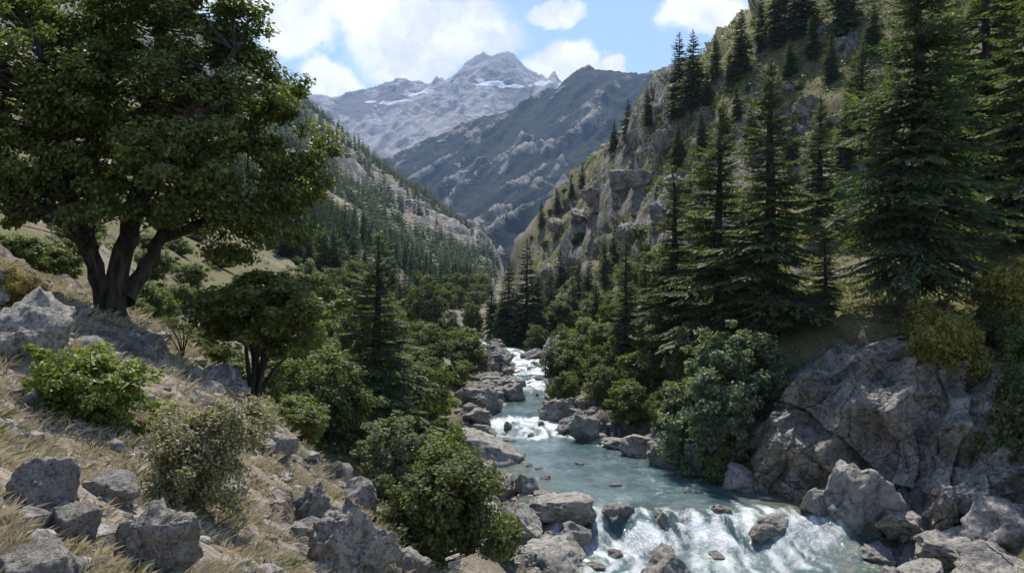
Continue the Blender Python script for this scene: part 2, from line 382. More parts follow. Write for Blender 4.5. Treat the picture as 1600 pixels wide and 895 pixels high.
def blob(X, Y, px, D, r, rd=None):
    return np.exp(-(((X-(px-CX)/F*D)/r)**2+((Y-D)/(rd or r))**2))
def build_patch(U, Vv, far):
    nu, nv = len(U), len(Vv)
    UU, VV = np.meshgrid(U, Vv); Y = np.exp(VV).ravel(); X = UU.ravel()*Y
    T = tps_eval(CP, TC, np.stack([np.clip(UU.ravel(), -1.5, 1.5)*2.0, VV.ravel()], 1))
    Z = T*Y
    xl, xr = river(Y); wl = np.interp(Y, WY, WZ)
    d = np.maximum(xl-X, X-xr)
    k = np.clip(Y*0.07, 2.5, 14)
    s = sstep(d, 0, 1)*0+sstep(d/k, 0, 1)
    zo = np.maximum((wl+.22*np.maximum(d, 0))*(1-s)+Z*s, wl+.10*np.maximum(d, 0))
    zi = wl-.12-1.0*sstep(-d, 0, 2.5)
    Z = np.where(d > 0, zo, zi)
    Zg = Z.reshape(nv, nu); Yg = Y.reshape(nv, nu); Xg = X.reshape(nv, nu)
    zu = np.gradient(Zg, axis=1)/np.maximum(np.gradient(Xg, axis=1), 1e-6)
    zv = (np.gradient(Zg, axis=0)-zu*np.gradient(Xg, axis=0))/np.gradient(Yg, axis=0)
    slope = np.hypot(zu, zv).ravel()
    P3 = np.stack([X, Y, Z], 1)
    big = fbm(P3/np.array([9., 9., 14.])[None], 3) if not far else fbm(P3/np.array([70., 110., 60.]), 4)
    if far:
        rock = sstep(slope, .55, 1.0)*.45+np.clip(ridged(P3/np.array([85., 120., 85.]), 3)-.95, -.6, .8)*.9+big*.25+.10
        # bare rib and scree on the lower slope
        Dw = Y+fbm(P3/np.array([120., 160., 90.])+2, 3)*70
        rock = rock*.55+.55*sstep(Dw, 770, 840)*sstep(Dw, 965, 900)+.5*sstep(Dw, 590, 530)+.1
        rock = rock-.55*sstep(Dw, 560, 620)*sstep(Dw, 790, 740)-.3*sstep(Dw, 940, 990)
    else:
        rock = sstep(slope, .85+.5*sstep(Y, 50, 80), 1.7+1.3*sstep(Y, 50, 80))*.75+big*.6+.06
        for px, D, r, rd, a in ((1240, 112, 9, 16, .7), (1040, 150, 12, 22, .8), (1020, 130, 8, 12, .6), (960, 210, 16, 30, .75), (880, 260, 18, 40, .8),
                                (1380, 44, 6, 4, 1.0), (1480, 42, 6, 5, 1.0), (1270, 46, 3, 4, .8), (540, 9.3, .9, 1.2, .7), (250, 14, 1.6, 3, .3)):
            rock = rock+a*blob(X, Y, px, D, r, rd)
        rock = rock+(.22+.45*np.clip(fbm(P3/np.array([6., 7., 5.])+8, 3), -.6, .8))*sstep(X, 8, 16)*sstep(Y, 55, 75)
        rock = rock+.9*sstep(d, 5, 0)*sstep(Y, 30, 36)-.12*sstep(Y, 30, 20)+(-.02+.6*np.clip(fbm(P3/1.7, 3), -.4, .6))*sstep(Y, 30, 20)
        rock = rock-.75*sstep(fbm(P3/np.array([11., 15., 7.])+4, 3), -.15, .25)*sstep(X, 4, 14)*sstep(Y, 60, 90)+.10*blob(X, Y, 1230, 140, 30, 30)+(.42+.3*np.clip(fbm(P3/18., 2), -.5, .5))*sstep(Y, 230, 330)*sstep(X, -8, -25)
    rock = np.clip(rock, 0, 1)
    green = .35+.5*fbm(P3/25., 3)+.55*sstep(X, 8, 20)
    if not far: green = green-.5*sstep(Y, 20, 12)+.3*sstep(Y, 25, 40)
    # relief
    cell = np.maximum(.0032*Y, .01); lim = .22*Y+.2
    rel = np.zeros_like(Z); lam = .3
    while lam < (95 if not far else 240):
        wgt = sstep(lam/cell, 2.2, 5)*(1-sstep(lam/lim, .6, 1.3))
        idx = wgt > .01
        if idx.any():
            q = P3[idx]/lam; q[:, 2] *= .8
            smooth = perlin(q+lam)*.055*lam
            rr = (1-np.abs(perlin(q*.8+5*lam))*2.0)*.07*lam
            hard = (rock[idx] > .28) & (wgt[idx] > .12); bl = np.zeros(len(q)); bl[hard] = blocks(q[hard]*np.array([.55, .55, .40]))
            rr = rr+bl*(.36 if lam < 6 else .24 if lam < 30 else .10)*lam
            rk = sstep(rock[idx], .25, .7)
            rel[idx] += wgt[idx]*(smooth*(1-rk)+rr*rk*.9)
        lam *= 2.2
    rel *= sstep(d, -.5, 2.0)
    if not far:
        cz = np.clip(sum(blob(X, Y, px, D, 2.6, 2.4) for px, D in ((1235, 47.2), (1290, 46.4), (1340, 45.6), (1390, 45.4), (1430, 44.8), (1480, 44.2), (1560, 42.6), (1640, 41))), 0, 1)
        rel *= 1-.85*cz; Z = Z-2.5*cz
    if not far: rel *= 1-.6*sstep(Y, 110, 200)*sstep(X, -2, -12)
    ks = np.minimum(slope, 3.0); gl = np.sqrt(1+ks*ks); sf = np.where(slope > 0, ks/np.maximum(slope, 1e-6), 1)
    dX, dY = -(zu.ravel()*sf)*rel/gl, -(zv.ravel()*sf)*rel/gl; Zb = Z+rel*gl; Z = Z+rel/gl
    # broken ledges on the rock
    rk = sstep(rock, .35, .8)*sstep(d, .5, 3)
    st = np.clip(Y*.035, .25, 3.5); ph = (Z+fbm(P3/(st[:, None]*4.), 2)*st*1.6)/st
    fr = ph-np.floor(ph); led = (0 if far else 1)*rk*.4*st*(sstep(fr, .15, .85)-fr); Z = Z+led; Zb = Zb+led
    return X, Y, Zb, np.stack([X+dX, Y+dY, Z], 1), rock, np.clip(green, 0, 1), (nv, nu)
def spaced(pts):
    out = []
    for a, b, h in pts: out.append(np.arange(a, b, h))
    return np.concatenate(out)
U1 = np.concatenate([np.linspace(-3, -1.0, 30, endpoint=False), np.linspace(-1.0, -.66, 34, endpoint=False), np.arange(-.66, .66, .0033),
                     np.linspace(.66, 1.0, 34, endpoint=False), np.linspace(1.0, 3, 30)])
V1 = np.concatenate([np.linspace(math.log(.35), math.log(2.5), 50, endpoint=False), np.arange(math.log(2.5), math.log(420), .0104)])
X1, Y1, Z1, P1, R1, G1, S1 = build_patch(U1, V1, False)
ground = link('ground', mesh_np('ground', P1, grid_faces(*S1), [M_GROUND], True, {'rock': R1, 'green': G1}))
tag(ground, 'rocky grass hillsides falling to the river from both sides', None, None, 'structure')
U2 = np.concatenate([np.linspace(-1.4, -.42, 60, endpoint=False), np.arange(-.42, .1, .0021), np.linspace(.1, .6, 40)])
V2 = np.arange(V1[-1], math.log(1300), .0050)
X2, Y2, Z2, P2, R2, G2, S2 = build_patch(U2, V2, True)
ridge = link('valley_hillside', mesh_np('valley_hillside', P2, grid_faces(*S2), [M_RIDGE], True, {'rock': R2, 'green': G2}))
tag(ridge, 'forested valley side with bare rock ribs running down to the river bend', None, None, 'structure')

E1 = (P1[:, 0]-X1, P1[:, 1]-Y1); E2 = (P2[:, 0]-X2, P2[:, 1]-Y2)
def look(X, Y, arr1=None, arr2=None):
    """height (or another field) of the terrain at X, Y"""
    X = np.atleast_1d(np.asarray(X, float)); Y = np.atleast_1d(np.asarray(Y, float))
    def bil(U, V, A, S, u, v):
        A = A.reshape(S); i = np.clip(np.searchsorted(U, u)-1, 0, len(U)-2); j = np.clip(np.searchsorted(V, v)-1, 0, len(V)-2)
        fu = np.clip((u-U[i])/(U[i+1]-U[i]), 0, 1); fv = np.clip((v-V[j])/(V[j+1]-V[j]), 0, 1)
        return (A[j, i]*(1-fu)+A[j, i+1]*fu)*(1-fv)+(A[j+1, i]*(1-fu)+A[j+1, i+1]*fu)*fv
    u, v = X/Y, np.log(Y)
    def grid(U, V, A, PP, S, arr):
        if arr is not None: return bil(U, V, arr, S, u, v)
        qx, qy = X.copy(), Y.copy(); ex, ey = A
        for _ in range(4):                       # undo the sideways part of the relief
            uu, vv = qx/qy, np.log(qy); dx, dy = bil(U, V, ex, S, uu, vv), bil(U, V, ey, S, uu, vv)
            qx, qy = X-dx, np.maximum(Y-dy, .3)
        return bil(U, V, PP[:, 2], S, qx/qy, np.log(qy))
    out = np.empty(len(X)); n1 = v < V1[-1]; n2 = ~n1
    def part(m, *a):
        nonlocal X, Y, u, v
        if not m.any(): return
        sv = X, Y, u, v; X, Y, u, v = X[m], Y[m], u[m], v[m]; out[m] = grid(*a); X, Y, u, v = sv
    part(n1, U1, V1, E1, P1, S1, arr1); part(n2, U2, V2, E2, P2, S2, arr2)
    return out
def at(px, D):
    X = (px-CX)/F*D
    return np.array([X, D, float(look(X, D)[0])])
def hit(px, py, dmin=2.0, dmax=400.0):
    """where the sight line of a photo pixel first meets the ground or the water"""
    D = np.exp(np.linspace(math.log(dmin), math.log(dmax), 1600)); X = (px-CX)/F*D; Zr = (CY-py)/F*D
    z = np.maximum(look(X, D), np.where((X > river(D)[0]) & (X < river(D)[1]), np.interp(D, WY, WZ), -99))
    k = np.argmax(z >= Zr)
    if not (z >= Zr).any(): k = len(D)-1
    return np.array([X[k], D[k], z[k]])

# ------------------------------------------------------------------ far mountains
def mountain(name, ctrl, u0, u1, nu, d0, d1, nd, mat, amp, lam, lab, stretch, snow=None):
    C = np.array([((px-CX)/F, D/d1*1.2, (CY-py)/F*D/d1) for px, py, D in ctrl])
    P = np.stack([C[:, 0]*2.0, C[:, 1]], 1); c = tps_fit(P, C[:, 2], 1e-5)
    UU, DD = np.meshgrid(np.linspace(u0, u1, nu), np.linspace(d0, d1, nd)); D = DD.ravel(); X = UU.ravel()*D
    Z = tps_eval(P, c, np.stack([UU.ravel()*2.0, D/d1*1.2], 1))*d1
    q = np.stack([X, D, Z*0], 1)
    ca, sa = math.cos(stretch[0]), math.sin(stretch[0])
    qr = np.stack([X*ca+D*sa, (-X*sa+D*ca)/stretch[1], Z*.3], 1)
    qr = qr+np.stack([fbm(q/lam*.7, 2), fbm(q/lam*.7+9, 2), 0*X], 1)*lam*.35
    r = ridged(qr/lam, 6, 2.1, .52)
    Z = Z+(r-1.0)*amp*(1-(.4 if amp < 60 else 0)*sstep(D, d0+.55*(d1-d0), d0+.72*(d1-d0)))*1.0+fbm(q/lam*6, 4)*amp*.10
    at_ = {'rock': np.clip(r*.55+fbm(q/lam*3, 3)*.35, 0, 1.5), 'snow': Z*0}
    if snow:
        for px, py, DD2, rx, rz in snow:
            p = px_pt(px, py, DD2); at_['snow'] = np.maximum(at_['snow'], np.exp(-(((X-p[0])/rx)**2+((Z-p[2])/rz)**2)))
    o = link(name, mesh_np(name, np.stack([X, D, Z], 1), grid_faces(nd, nu), [mat], True, at_))
    return tag(o, lab, None, None, 'structure')
def mountain_mat(name, s, c_forest, c_r1, c_r2, forest):
    m, M = newmat(name); P = M.n('ShaderNodeTexCoord').outputs['Object']
    n1 = M.noise(P, s, 9, .65, .4); n2 = M.noise(P, s*5, 9, .7, .5); n3 = M.noise(P, s*18, 6, .65)
    rk = M.mix(M.ss(n2, .36, .64), c_r1, c_r2)
    rock = M.ss(M.math('ADD', M.attr('rock'), M.math('ADD', M.math('MULTIPLY', M.math('SUBTRACT', n2, .5), 1.4), M.math('MULTIPLY', M.math('SUBTRACT', n3, .5), .8))), forest-.12, forest+.12)
    col = M.mix(rock, c_forest, rk)
    sn = M.ss(M.math('ADD', M.attr('snow'), M.math('MULTIPLY', M.math('SUBTRACT', n2, .5), 1.0)), .55, .68)
    col = M.mix(sn, col, (.85, .86, .88))
    h = M.math('ADD', n2, M.math('MULTIPLY', n3, .4))
    b = principled(M, col, .95, .1, h, .12/s, .8); finish(M, b.outputs[0]); return m
M_MT = mountain_mat('forested_mountain', .006, (.024, .036, .030), (.16, .145, .125), (.33, .30, .255), .86)
M_PK = mountain_mat('bare_peak_rock', .004, (.17, .155, .14), (.30, .275, .255), (.47, .44, .41), .45)
cr3 = [(560, 285, 3500), (632, 250, 3400), (700, 217, 3350), (770, 184, 3300), (840, 150, 3200), (885, 124, 3100), (935, 105, 3000), (972, 111, 3000), (1000, 117, 3000), (1035, 104, 3100), (1100, 92, 3100), (1300, 60, 3000)]
c3 = cr3+[(px, py+110, 3900) for px, py, D in cr3]+[(600, 330, 2500), (700, 300, 2500), (800, 258, 2500), (900, 200, 2600), (1000, 190, 2500), (1100, 180, 2400), (1300, 150, 2400),
      (650, 390, 1900), (750, 350, 1900), (800, 330, 1900), (900, 270, 2000), (1000, 250, 2000), (1200, 220, 2000), (600, 450, 1400), (700, 425, 1400), (800, 393, 1400), (900, 335, 1500), (1000, 300, 1500), (1200, 290, 1500)]+[(px, 480, 1100) for px in (550, 700, 850, 1000, 1200)]
mountain('forested_mountain', c3, -.22, .34, 260, 1120, 3900, 270, M_MT, 46, 190, 'dark blue forested mountain with pale rock gullies behind the valley', (-.6, 3.5))
cr4 = [(430, 185, 6200), (495, 160, 6200), (540, 152, 6200), (560, 148, 6200), (590, 136, 6200), (628, 125, 6200), (660, 131, 6200), (690, 134, 6100), (715, 118, 6000), (745, 101, 6000), (775, 91, 6000), (800, 96, 6000),
       (822, 112, 6000), (845, 126, 6000), (872, 124, 6100), (900, 132, 6100), (1000, 140, 6200), (1100, 150, 6200)]
c4 = cr4+[(px, py+70, 6900) for px, py, D in cr4]+[(430, 230, 5200), (520, 195, 5300), (600, 180, 5300), (650, 175, 5300), (700, 160, 5300), (770, 150, 5200), (850, 165, 5200), (1000, 190, 5200),
      (430, 300, 4200), (560, 260, 4300), (640, 250, 4300), (700, 215, 4300), (800, 215, 4300), (1000, 260, 4200)]
mountain('snow_peak', c4, -.30, .24, 320, 4100, 6900, 200, M_PK, 85, 520, 'pale grey rocky peak with snow patches at the valley head', (-.3, 2.2),
         [(655, 148, 5700, 150, 34), (612, 160, 5600, 170, 24), (765, 136, 5600, 150, 34), (800, 141, 5600, 120, 22), (848, 138, 5700, 130, 32), (750, 131, 5700, 50, 18), (575, 155, 5700, 60, 18), (880, 134, 5800, 60, 20)])

# ------------------------------------------------------------------ water
def build_water():
    Ys = np.concatenate([np.linspace(6, 32, 40, endpoint=False), np.arange(32, 48, .09), np.arange(48, 72, .2), np.arange(72, 150, .45)])
    nc = 84; s = np.linspace(0, 1, nc)
    xl, xr = river(Ys); YY = np.repeat(Ys, nc); X = ((xl-1.2)[:, None]+(xr-xl+2.4)[:, None]*s[None]).ravel()
    wl = wlevel(X, YY)
    q = np.stack([X, YY, YY*0], 1)
    grad = np.interp(YY, [4, 33, 35, 37, 40.5, 42.2, 43, 48, 55, 60, 61.5, 66, 67.5, 72, 80, 83, 88, 92, 95, 112, 150],
                         [.5, .5, .52, .60, .72, .52, .30, .26, .28, .36, .55, .78, .45, .2, .2, .7, .75, .45, .75, .7, .6])
    flow = np.stack([X*1.1, YY*.32, X*0], 1)
    sw = flow+np.stack([fbm(q*.25, 2), fbm(q*.25+7, 2)*.4, X*0], 1)*1.6
    n = fbm(sw, 5, 2.1, .55); n2 = fbm(sw*3.1+4, 4)
    foam = grad*1.15-.36+n*.44+n2*.07
    # quieter shallow water near the lower right shore and at the left shore
    d = np.maximum(xl.repeat(nc)-X, X-xr.repeat(nc))
    foam = foam-.55*sstep(X, 12.5, 15.5)*sstep(YY, 40.5, 38)
    foam = np.clip(foam, 0, 1)
    rough = np.interp(YY, [4, 34, 41.5, 43, 60, 64, 68, 82, 90, 150], [.12, .13, .16, .035, .035, .12, .05, .09, .09, .09])
    Z = wl+rough*(fbm(np.stack([X*.9, YY*.55, X*0], 1), 4)+.5*np.abs(perlin(np.stack([X*1.6, YY*.8, X*0+2], 1))))
    foam = np.clip(foam+.45*fbm(np.stack([X*2.6, YY*.35, X*0], 1), 3)*np.exp(-((YY-41.2)/1.3)**2), 0, 1)
    lip = np.exp(-((YY-42.1)/.9)**2)*.10*fbm(np.stack([X*.8, X*0, X*0], 1), 2)
    Z = Z+lip
    shallow = np.clip(1-(-d)/2.2, 0, 1)+.35*sstep(YY, 44.5, 42.4)*sstep(YY, 41, 42)
    me = mesh_np('river', np.stack([X, YY, Z], 1), grid_faces(len(Ys), nc), [], True, {'foam': foam, 'shallow': np.clip(shallow, 0, 1)})
    m, M = newmat('mountain_river_water'); P = M.n('ShaderNodeTexCoord').outputs['Object']
    mp = M.n('ShaderNodeMapping'); M.l(P, mp.inputs[0]); mp.inputs['Scale'].default_value = (1, .42, 1); mp.inputs['Rotation'].default_value = (0, 0, -.12)
    st = M.noise(mp.outputs[0], 2.4, 7, .6, 1.2); rp = M.noise(mp.outputs[0], 5.5, 6, .6, .5)
    fo = M.ss(M.math('ADD', M.attr('foam'), M.math('MULTIPLY', M.math('SUBTRACT', st, .5), .55)), .14, .82)
    deep = M.mix(M.ss(M.noise(P, .35, 4, .55), .38, .66), (.030, .078, .084), (.088, .156, .157))
    wc = M.mix(M.math('MULTIPLY', M.attr('shallow'), M.ss(M.noise(P, 1.6, 5, .6), .3, .7)), deep, (.13, .12, .065))
    colr = M.mix(fo, wc, (.74, .77, .78))
    b = principled(M, colr, .12, .5, M.math('ADD', M.math('ADD', rp, M.math('MULTIPLY', st, .8)), M.math('MULTIPLY', M.noise(P, 14.0, 4, .6), .3)), .16, .7)
    M.l(M.math('ADD', .10, M.math('MULTIPLY', fo, .65)), b.inputs['Roughness'])
    finish(M, b.outputs[0]); me.materials.append(m)
    tag(link('river', me), 'turquoise mountain river with white rapids flowing between rocky banks', None, None, 'structure')
build_water()

# ------------------------------------------------------------------ plant builders
def diamonds(P, D, Wd):
    n = len(P); V = np.stack([P, P+.45*D+Wd, P+D, P+.45*D-Wd], 1).reshape(-1, 3)
    return V, np.arange(n*4).reshape(n, 4)
def tube(pts, rad, sides=6):
    pts = np.asarray(pts, float); n = len(pts); T = np.gradient(pts, axis=0); T /= np.linalg.norm(T, axis=1)[:, None]+1e-9
    ref = np.array([1., .2, 0]); A = np.cross(T, ref); A /= np.linalg.norm(A, axis=1)[:, None]+1e-9; B = np.cross(T, A)
    a = np.linspace(0, 2*math.pi, sides, endpoint=False)
    V = pts[:, None]+np.asarray(rad)[:, None, None]*(np.cos(a)[None, :, None]*A[:, None]+np.sin(a)[None, :, None]*B[:, None])
    Fc = []
    for i in range(n-1):
        for j in range(sides):
            k = (j+1) % sides; Fc.append((i*sides+j, i*sides+k, (i+1)*sides+k, (i+1)*sides+j))
    return V.reshape(-1, 3), np.array(Fc)
def merge(parts):
    V, Fc, o = [], [], 0
    for v, f in parts: V.append(v); Fc.append(f+o); o += len(v)
    return np.concatenate(V), np.concatenate(Fc)
def unit(v): return v/(np.linalg.norm(v, axis=-1, keepdims=True)+1e-9)

def make_fir(name, seed, H, R, whorls, nb, nlet, ndia, start, leafm, droop=.35, gap=0.0, sides=8):
    rs = np.random.RandomState(seed)
    zz = np.linspace(0, 1, 14); wob = np.cumsum(rs.normal(0, .004*H, (14, 2)), 0)*.6
    pts = np.stack([wob[:, 0], wob[:, 1], zz*H-.5*(zz == 0)], 1); rad = (.021 if ndia > 2 else .014)*H*(1-zz)**.9*(1+.35*np.exp(-zz*18))+.006*H*.3
    trunk = [tube(pts, rad, sides)]
    PP, DD, WW = [], [], []
    hs = np.linspace(start, .985, whorls)
    for wi, h in enumerate(hs):
        prof = (1-h)**.74*(.35+.65*min(1, (h-start)/.16+.25))
        nbw = max(4, int(round(nb*(.65+.35*(1-h)))))
        a0 = rs.uniform(0, 6.28); wl_ = rs.uniform(.74, 1.14); ph_ = rs.uniform(0, 6.28) if wi % 7 == 0 else ph_; am_ = rs.uniform(.1, .3) if wi % 7 == 0 else am_
        for b in range(nbw):
            if rs.rand() < gap: continue
            a = a0+b*6.283/nbw+rs.normal(0, .18); L = (R*prof*rs.uniform(.62, 1.12)*wl_+.03*H*(1-h))*(1+am_*math.sin(a+ph_))+.12
            z0 = (h+rs.normal(0, .011))*H
            cx, cy = np.interp(h, zz, wob[:, 0]), np.interp(h, zz, wob[:, 1])
            tilt = -.24+.85*h**1.3+rs.normal(0, .14); dr = droop*(1.1-.7*h)
            def spine(s): return np.stack([cx+L*s*math.cos(a), cy+L*s*math.sin(a), z0+L*(tilt*s-dr*s**2+.55*dr*s**4)], -1)
            if ndia > 1:
                sp = np.linspace(0, .9, 4); trunk.append(tube(spine(sp), .010*L*(1.15-sp)+.006, 3))
            s = np.clip(np.linspace(.10, .98, nlet)+rs.normal(0, .02, nlet), .03, 1)
            base = spine(s); tan = unit(spine(s+.02)-base)
            side = np.where(np.arange(nlet) % 2 == 0, 1., -1.); ang = side*rs.uniform(.65, 1.1, nlet)*(1-.45*s)
            ca, sa = np.cos(ang), np.sin(ang)
            dirv = np.stack([tan[:, 0]*ca-tan[:, 1]*sa, tan[:, 0]*sa+tan[:, 1]*ca, tan[:, 2]*.6-.10-rs.uniform(0, .16, nlet)], 1); dirv = unit(dirv)
            ll = L*((.40 if ndia < 5 else .30)*(1-s)**.7*np.minimum(1, s*4+.3)+.07)*rs.uniform(.75, 1.2, nlet)+.03
            for k in range(ndia):
                f0 = k/ndia; st = base+dirv*(ll*f0)[:, None]
                dv = unit(dirv+rs.normal(0, .16, (nlet, 3))+np.array([0, 0, -.10*k]))*(ll*(1.25/ndia))[:, None]
                wv = np.cross(dv, np.array([0, 0, 1.])); wv = unit(wv); up = unit(np.cross(wv, dv)); ro = rs.normal(0, .55, nlet)
                wid = (ll*(.16 if ndia > 2 else .27)/ndia**.35*(1-.35*f0)+.012)
                PP.append(st); DD.append(dv); WW.append((wv*np.cos(ro)[:, None]+up*np.sin(ro)[:, None])*wid[:, None])
            tp = spine(np.array([.82])); tv = spine(np.array([1.06]))-tp
            PP.append(tp); DD.append(tv); WW.append(np.cross(unit(tv), [0, 0, 1.])*(.05*L+.01))
    for k in range(10):
        a = rs.uniform(0, 6.28); PP.append(np.array([[wob[-1, 0], wob[-1, 1], H*(.955+.004*k)]])); DD.append(np.array([[math.cos(a)*.012*H, math.sin(a)*.012*H, .02*H]])); WW.append(np.array([[-math.sin(a)*.003*H, math.cos(a)*.003*H, 0]]))
    V, Fc = diamonds(np.concatenate(PP), np.concatenate(DD), np.concatenate(WW))
    tv, tf = merge(trunk)
    return mesh_np(name+'_trunk', tv, tf, [M_BARKF], True), mesh_np(name+'_crown', V, Fc, [leafm], False)

def curve(p0, p1, rs, n=6, bend=.15, lift=.0):
    p0, p1 = np.asarray(p0, float), np.asarray(p1, float); L = np.linalg.norm(p1-p0); t = np.linspace(0, 1, n)[:, None]
    o1, o2 = rs.normal(0, bend*L, 3), rs.normal(0, bend*L*.5, 3)
    return p0+(p1-p0)*t+o1*(t*(1-t))*1.4+o2*np.sin(t*6.28)*.4+np.array([0, 0, lift*L])*(t*(1-t))*2
def make_broadleaf(name, seed, limbs, blobs, nclus, nleaf, leaf, crad, leafm, barkm=None, flat=.6, up=.55, shell=.5, twig=.02, sides=8, gaps=.42):
    rs = np.random.RandomState(seed)
    wood, skel = [], []
    for pts, rad in limbs:
        wood.append(tube(pts, rad, sides)); pts = np.asarray(pts)
        for i in range(len(pts)-1):
            for t in (0, .5): skel.append(np.r_[pts[i]*(1-t)+pts[i+1]*t, np.interp(i+t, range(len(rad)), rad)])
    skel = np.array(skel); zc = skel[:, 2].max()
    B = np.array([[*c, *r] for c, r in blobs]); vol = (B[:, 3]*B[:, 4]*B[:, 5])**.8; vol /= vol.sum()
    C = []
    while len(C) < nclus:
        k = rs.choice(len(B), p=vol); d = rs.normal(size=3); d /= np.linalg.norm(d); r = (shell+(1-shell)*rs.rand())**.8
        p = B[k, :3]+d*B[k, 3:]*r*(1.0 if rs.rand() > .16 else rs.uniform(1.05, 1.28))
        q = np.linalg.norm((p-B[:, :3])/B[:, 3:], axis=1).min()
        if q < shell*.85 and rs.rand() < .75: continue
        if gaps and perlin((p[None]/B[k, 3:].mean()*1.15+seed))[0]+rs.normal(0, .12) < gaps-.5: continue
        C.append(p)
    C = np.array(C)
    for c in C:
        dz = c[2]-skel[:, 2]; dd = np.linalg.norm(skel[:, :3]-c, axis=1)+np.where(dz < .25*dd_min(skel, c), .8, 0)
        k = np.argmin(dd); p0 = skel[k, :3]; L = np.linalg.norm(c-p0)
        if L < 1e-3: continue
        r0 = min(skel[k, 3]*.6, twig*(.6+.5*L)); pts = curve(p0, c, rs, 5, .12, .06)
        wood.append(tube(pts, np.linspace(r0, r0*.25, 5), 4))
    cen = B[:, :3].mean(0)
    n = nclus*nleaf; ci = np.repeat(np.arange(nclus), nleaf); cr = crad*rs.uniform(.6, 1.25, nclus)[ci]
    g = rs.normal(size=(n, 3)); g = unit(g)*(rs.rand(n, 1)**.45)
    P = C[ci]+g*cr[:, None]*np.array([1, 1, flat])
    out = unit(P-cen); nrm = unit(out*.45+g*.35+np.array([0, 0, up])+rs.normal(0, .42, (n, 3)))
    d = unit(np.cross(nrm, rs.normal(size=(n, 3)))); s = np.cross(nrm, d); ll = leaf*rs.uniform(.65, 1.3, n)[:, None]
    V, Fc = diamonds(P-d*ll*.5, d*ll, s*ll*.32)
    tv, tf = merge(wood)
    return mesh_np(name+'_trunk', tv, tf, [barkm or M_BARK], True), mesh_np(name+'_crown', V, Fc, [leafm], False)
def dd_min(skel, c): return np.linalg.norm(skel[:, :3]-c, axis=1)

def plant(name, parts, loc, label, cat, group=None, scale=1.0, rz=0.0, lean=(0, 0), pn=('trunk', 'crown')):
    """a plant: an Empty at its foot with its stem and its foliage as parts"""
    e = link(name, None, None, loc); e.empty_display_size = .2
    e.scale = (scale, scale, scale) if np.isscalar(scale) else scale; e.rotation_euler = (lean[0], lean[1], rz)
    tag(e, label, cat, group)
    for nm, me in zip(pn, parts): link(nm, me, e)
    return e

# ------------------------------------------------------------------ the big leaning broadleaf tree on the left slope
def oak():
    D = 20.0; base = at(178, D); rs = np.random.RandomState(5)
    def q(px, py, dd=0.0): return px_pt(px, py, D+dd)-base
    b0 = np.array([0, 0, -.6])
    limbs = [([b0, q(178, 485), q(185, 430), q(200, 370, .1), q(212, 320), q(222, 260, .2), q(228, 190, .4), q(238, 120, .3), q(250, 50), q(262, -20)],
              [.46, .31, .25, .23, .21, .19, .17, .14, .11, .07]),
             ([q(165, 478), q(152, 430, -.3), q(140, 385, -.5), q(125, 345, -.8), q(112, 300, -1.0), q(90, 220, -1.2), q(70, 140, -1.2), q(55, 60, -1)],
              [.26, .20, .18, .16, .14, .12, .09, .06]),
             ([q(195, 470), q(220, 425, .5), q(243, 385, .8), q(262, 350, 1.0), q(290, 310, 1.2), q(335, 255, 1.4), q(390, 200, 1.4), q(430, 150, 1.2)],
              [.24, .18, .16, .14, .12, .10, .08, .05]),
             ([q(140, 390, -.5), q(110, 350, -1.2), q(70, 330, -1.6), q(20, 310, -1.9), q(-60, 270, -2)], [.22, .16, .13, .10, .05]),
             ([q(214, 315), q(262, 250, -.9), q(300, 180, -1.4), q(340, 120, -1.5), q(372, 70, -1.3)], [.24, .18, .14, .10, .05]),
             ([q(222, 260, .2), q(180, 190, 1), q(150, 120, 1.5), q(135, 40, 1.6)], [.2, .15, .11, .06]),
             ([q(250, 372, .9), q(310, 350, -.2), q(370, 330, -.6), q(430, 310, -.6)], [.14, .10, .07, .04]),
             ([q(300, 180, -1.4), q(350, 160, -1.9), q(410, 130, -2)], [.11, .08, .04])]
    lb = []
    for pts, rad in limbs:
        pts = np.array(pts); t = np.linspace(0, len(pts)-1, len(pts)*3-2)
        P = np.stack([np.interp(t, range(len(pts)), pts[:, k]) for k in range(3)], 1); r = np.interp(t, range(len(pts)), rad)
        P[1:] += rs.normal(0, .03, (len(P)-1, 3)); lb.append((P, r))
    bl = [((180, 175), (150, 120), 0, 2.6), ((330, 150), (110, 85), -.6, 2.0), ((432, 270), (85, 75), .4, 1.6), ((330, 50), (85, 60), 0, 1.6), ((40, 130), (130, 100), -.8, 2.2),
          ((425, 130), (52, 62), .5, 1.2), ((440, 345), (55, 42), 0, 1.0), ((345, 320), (85, 55), -.5, 1.6), ((60, 260), (120, 70), -1.2, 2.0), ((140, 30), (140, 60), .6, 2.0),
          ((390, 20), (38, 30), 0, .8), ((370, 385), (48, 28), 0, .8), ((498, 238), (46, 42), .3, .9), ((480, 290), (46, 40), .2, .9), ((230, 300), (90, 45), -1.4, 1.4), ((-120, 180), (120, 120), -.5, 2.0), ((250, -60), (160, 60), 0, 2),
          ((0, 320), (80, 30), -1.4, 1.2), ((120, 330), (60, 28), -2.2, 1.0), ((300, 240), (80, 50), -1.9, 1.3)]
    blobs = [(q(c[0], c[1], dz), (r[0]/F*D, ry, r[1]/F*D)) for c, r, dz, ry in bl]
    parts = make_broadleaf('oak', 11, lb, blobs, 900, 158, .118, .42, M_OAK, M_BARK, .55, .6, .45, .018, 12)
    plant('broadleaf_tree', parts, base, 'large spreading broadleaf tree with forked trunk on the left slope', 'tree')
oak()

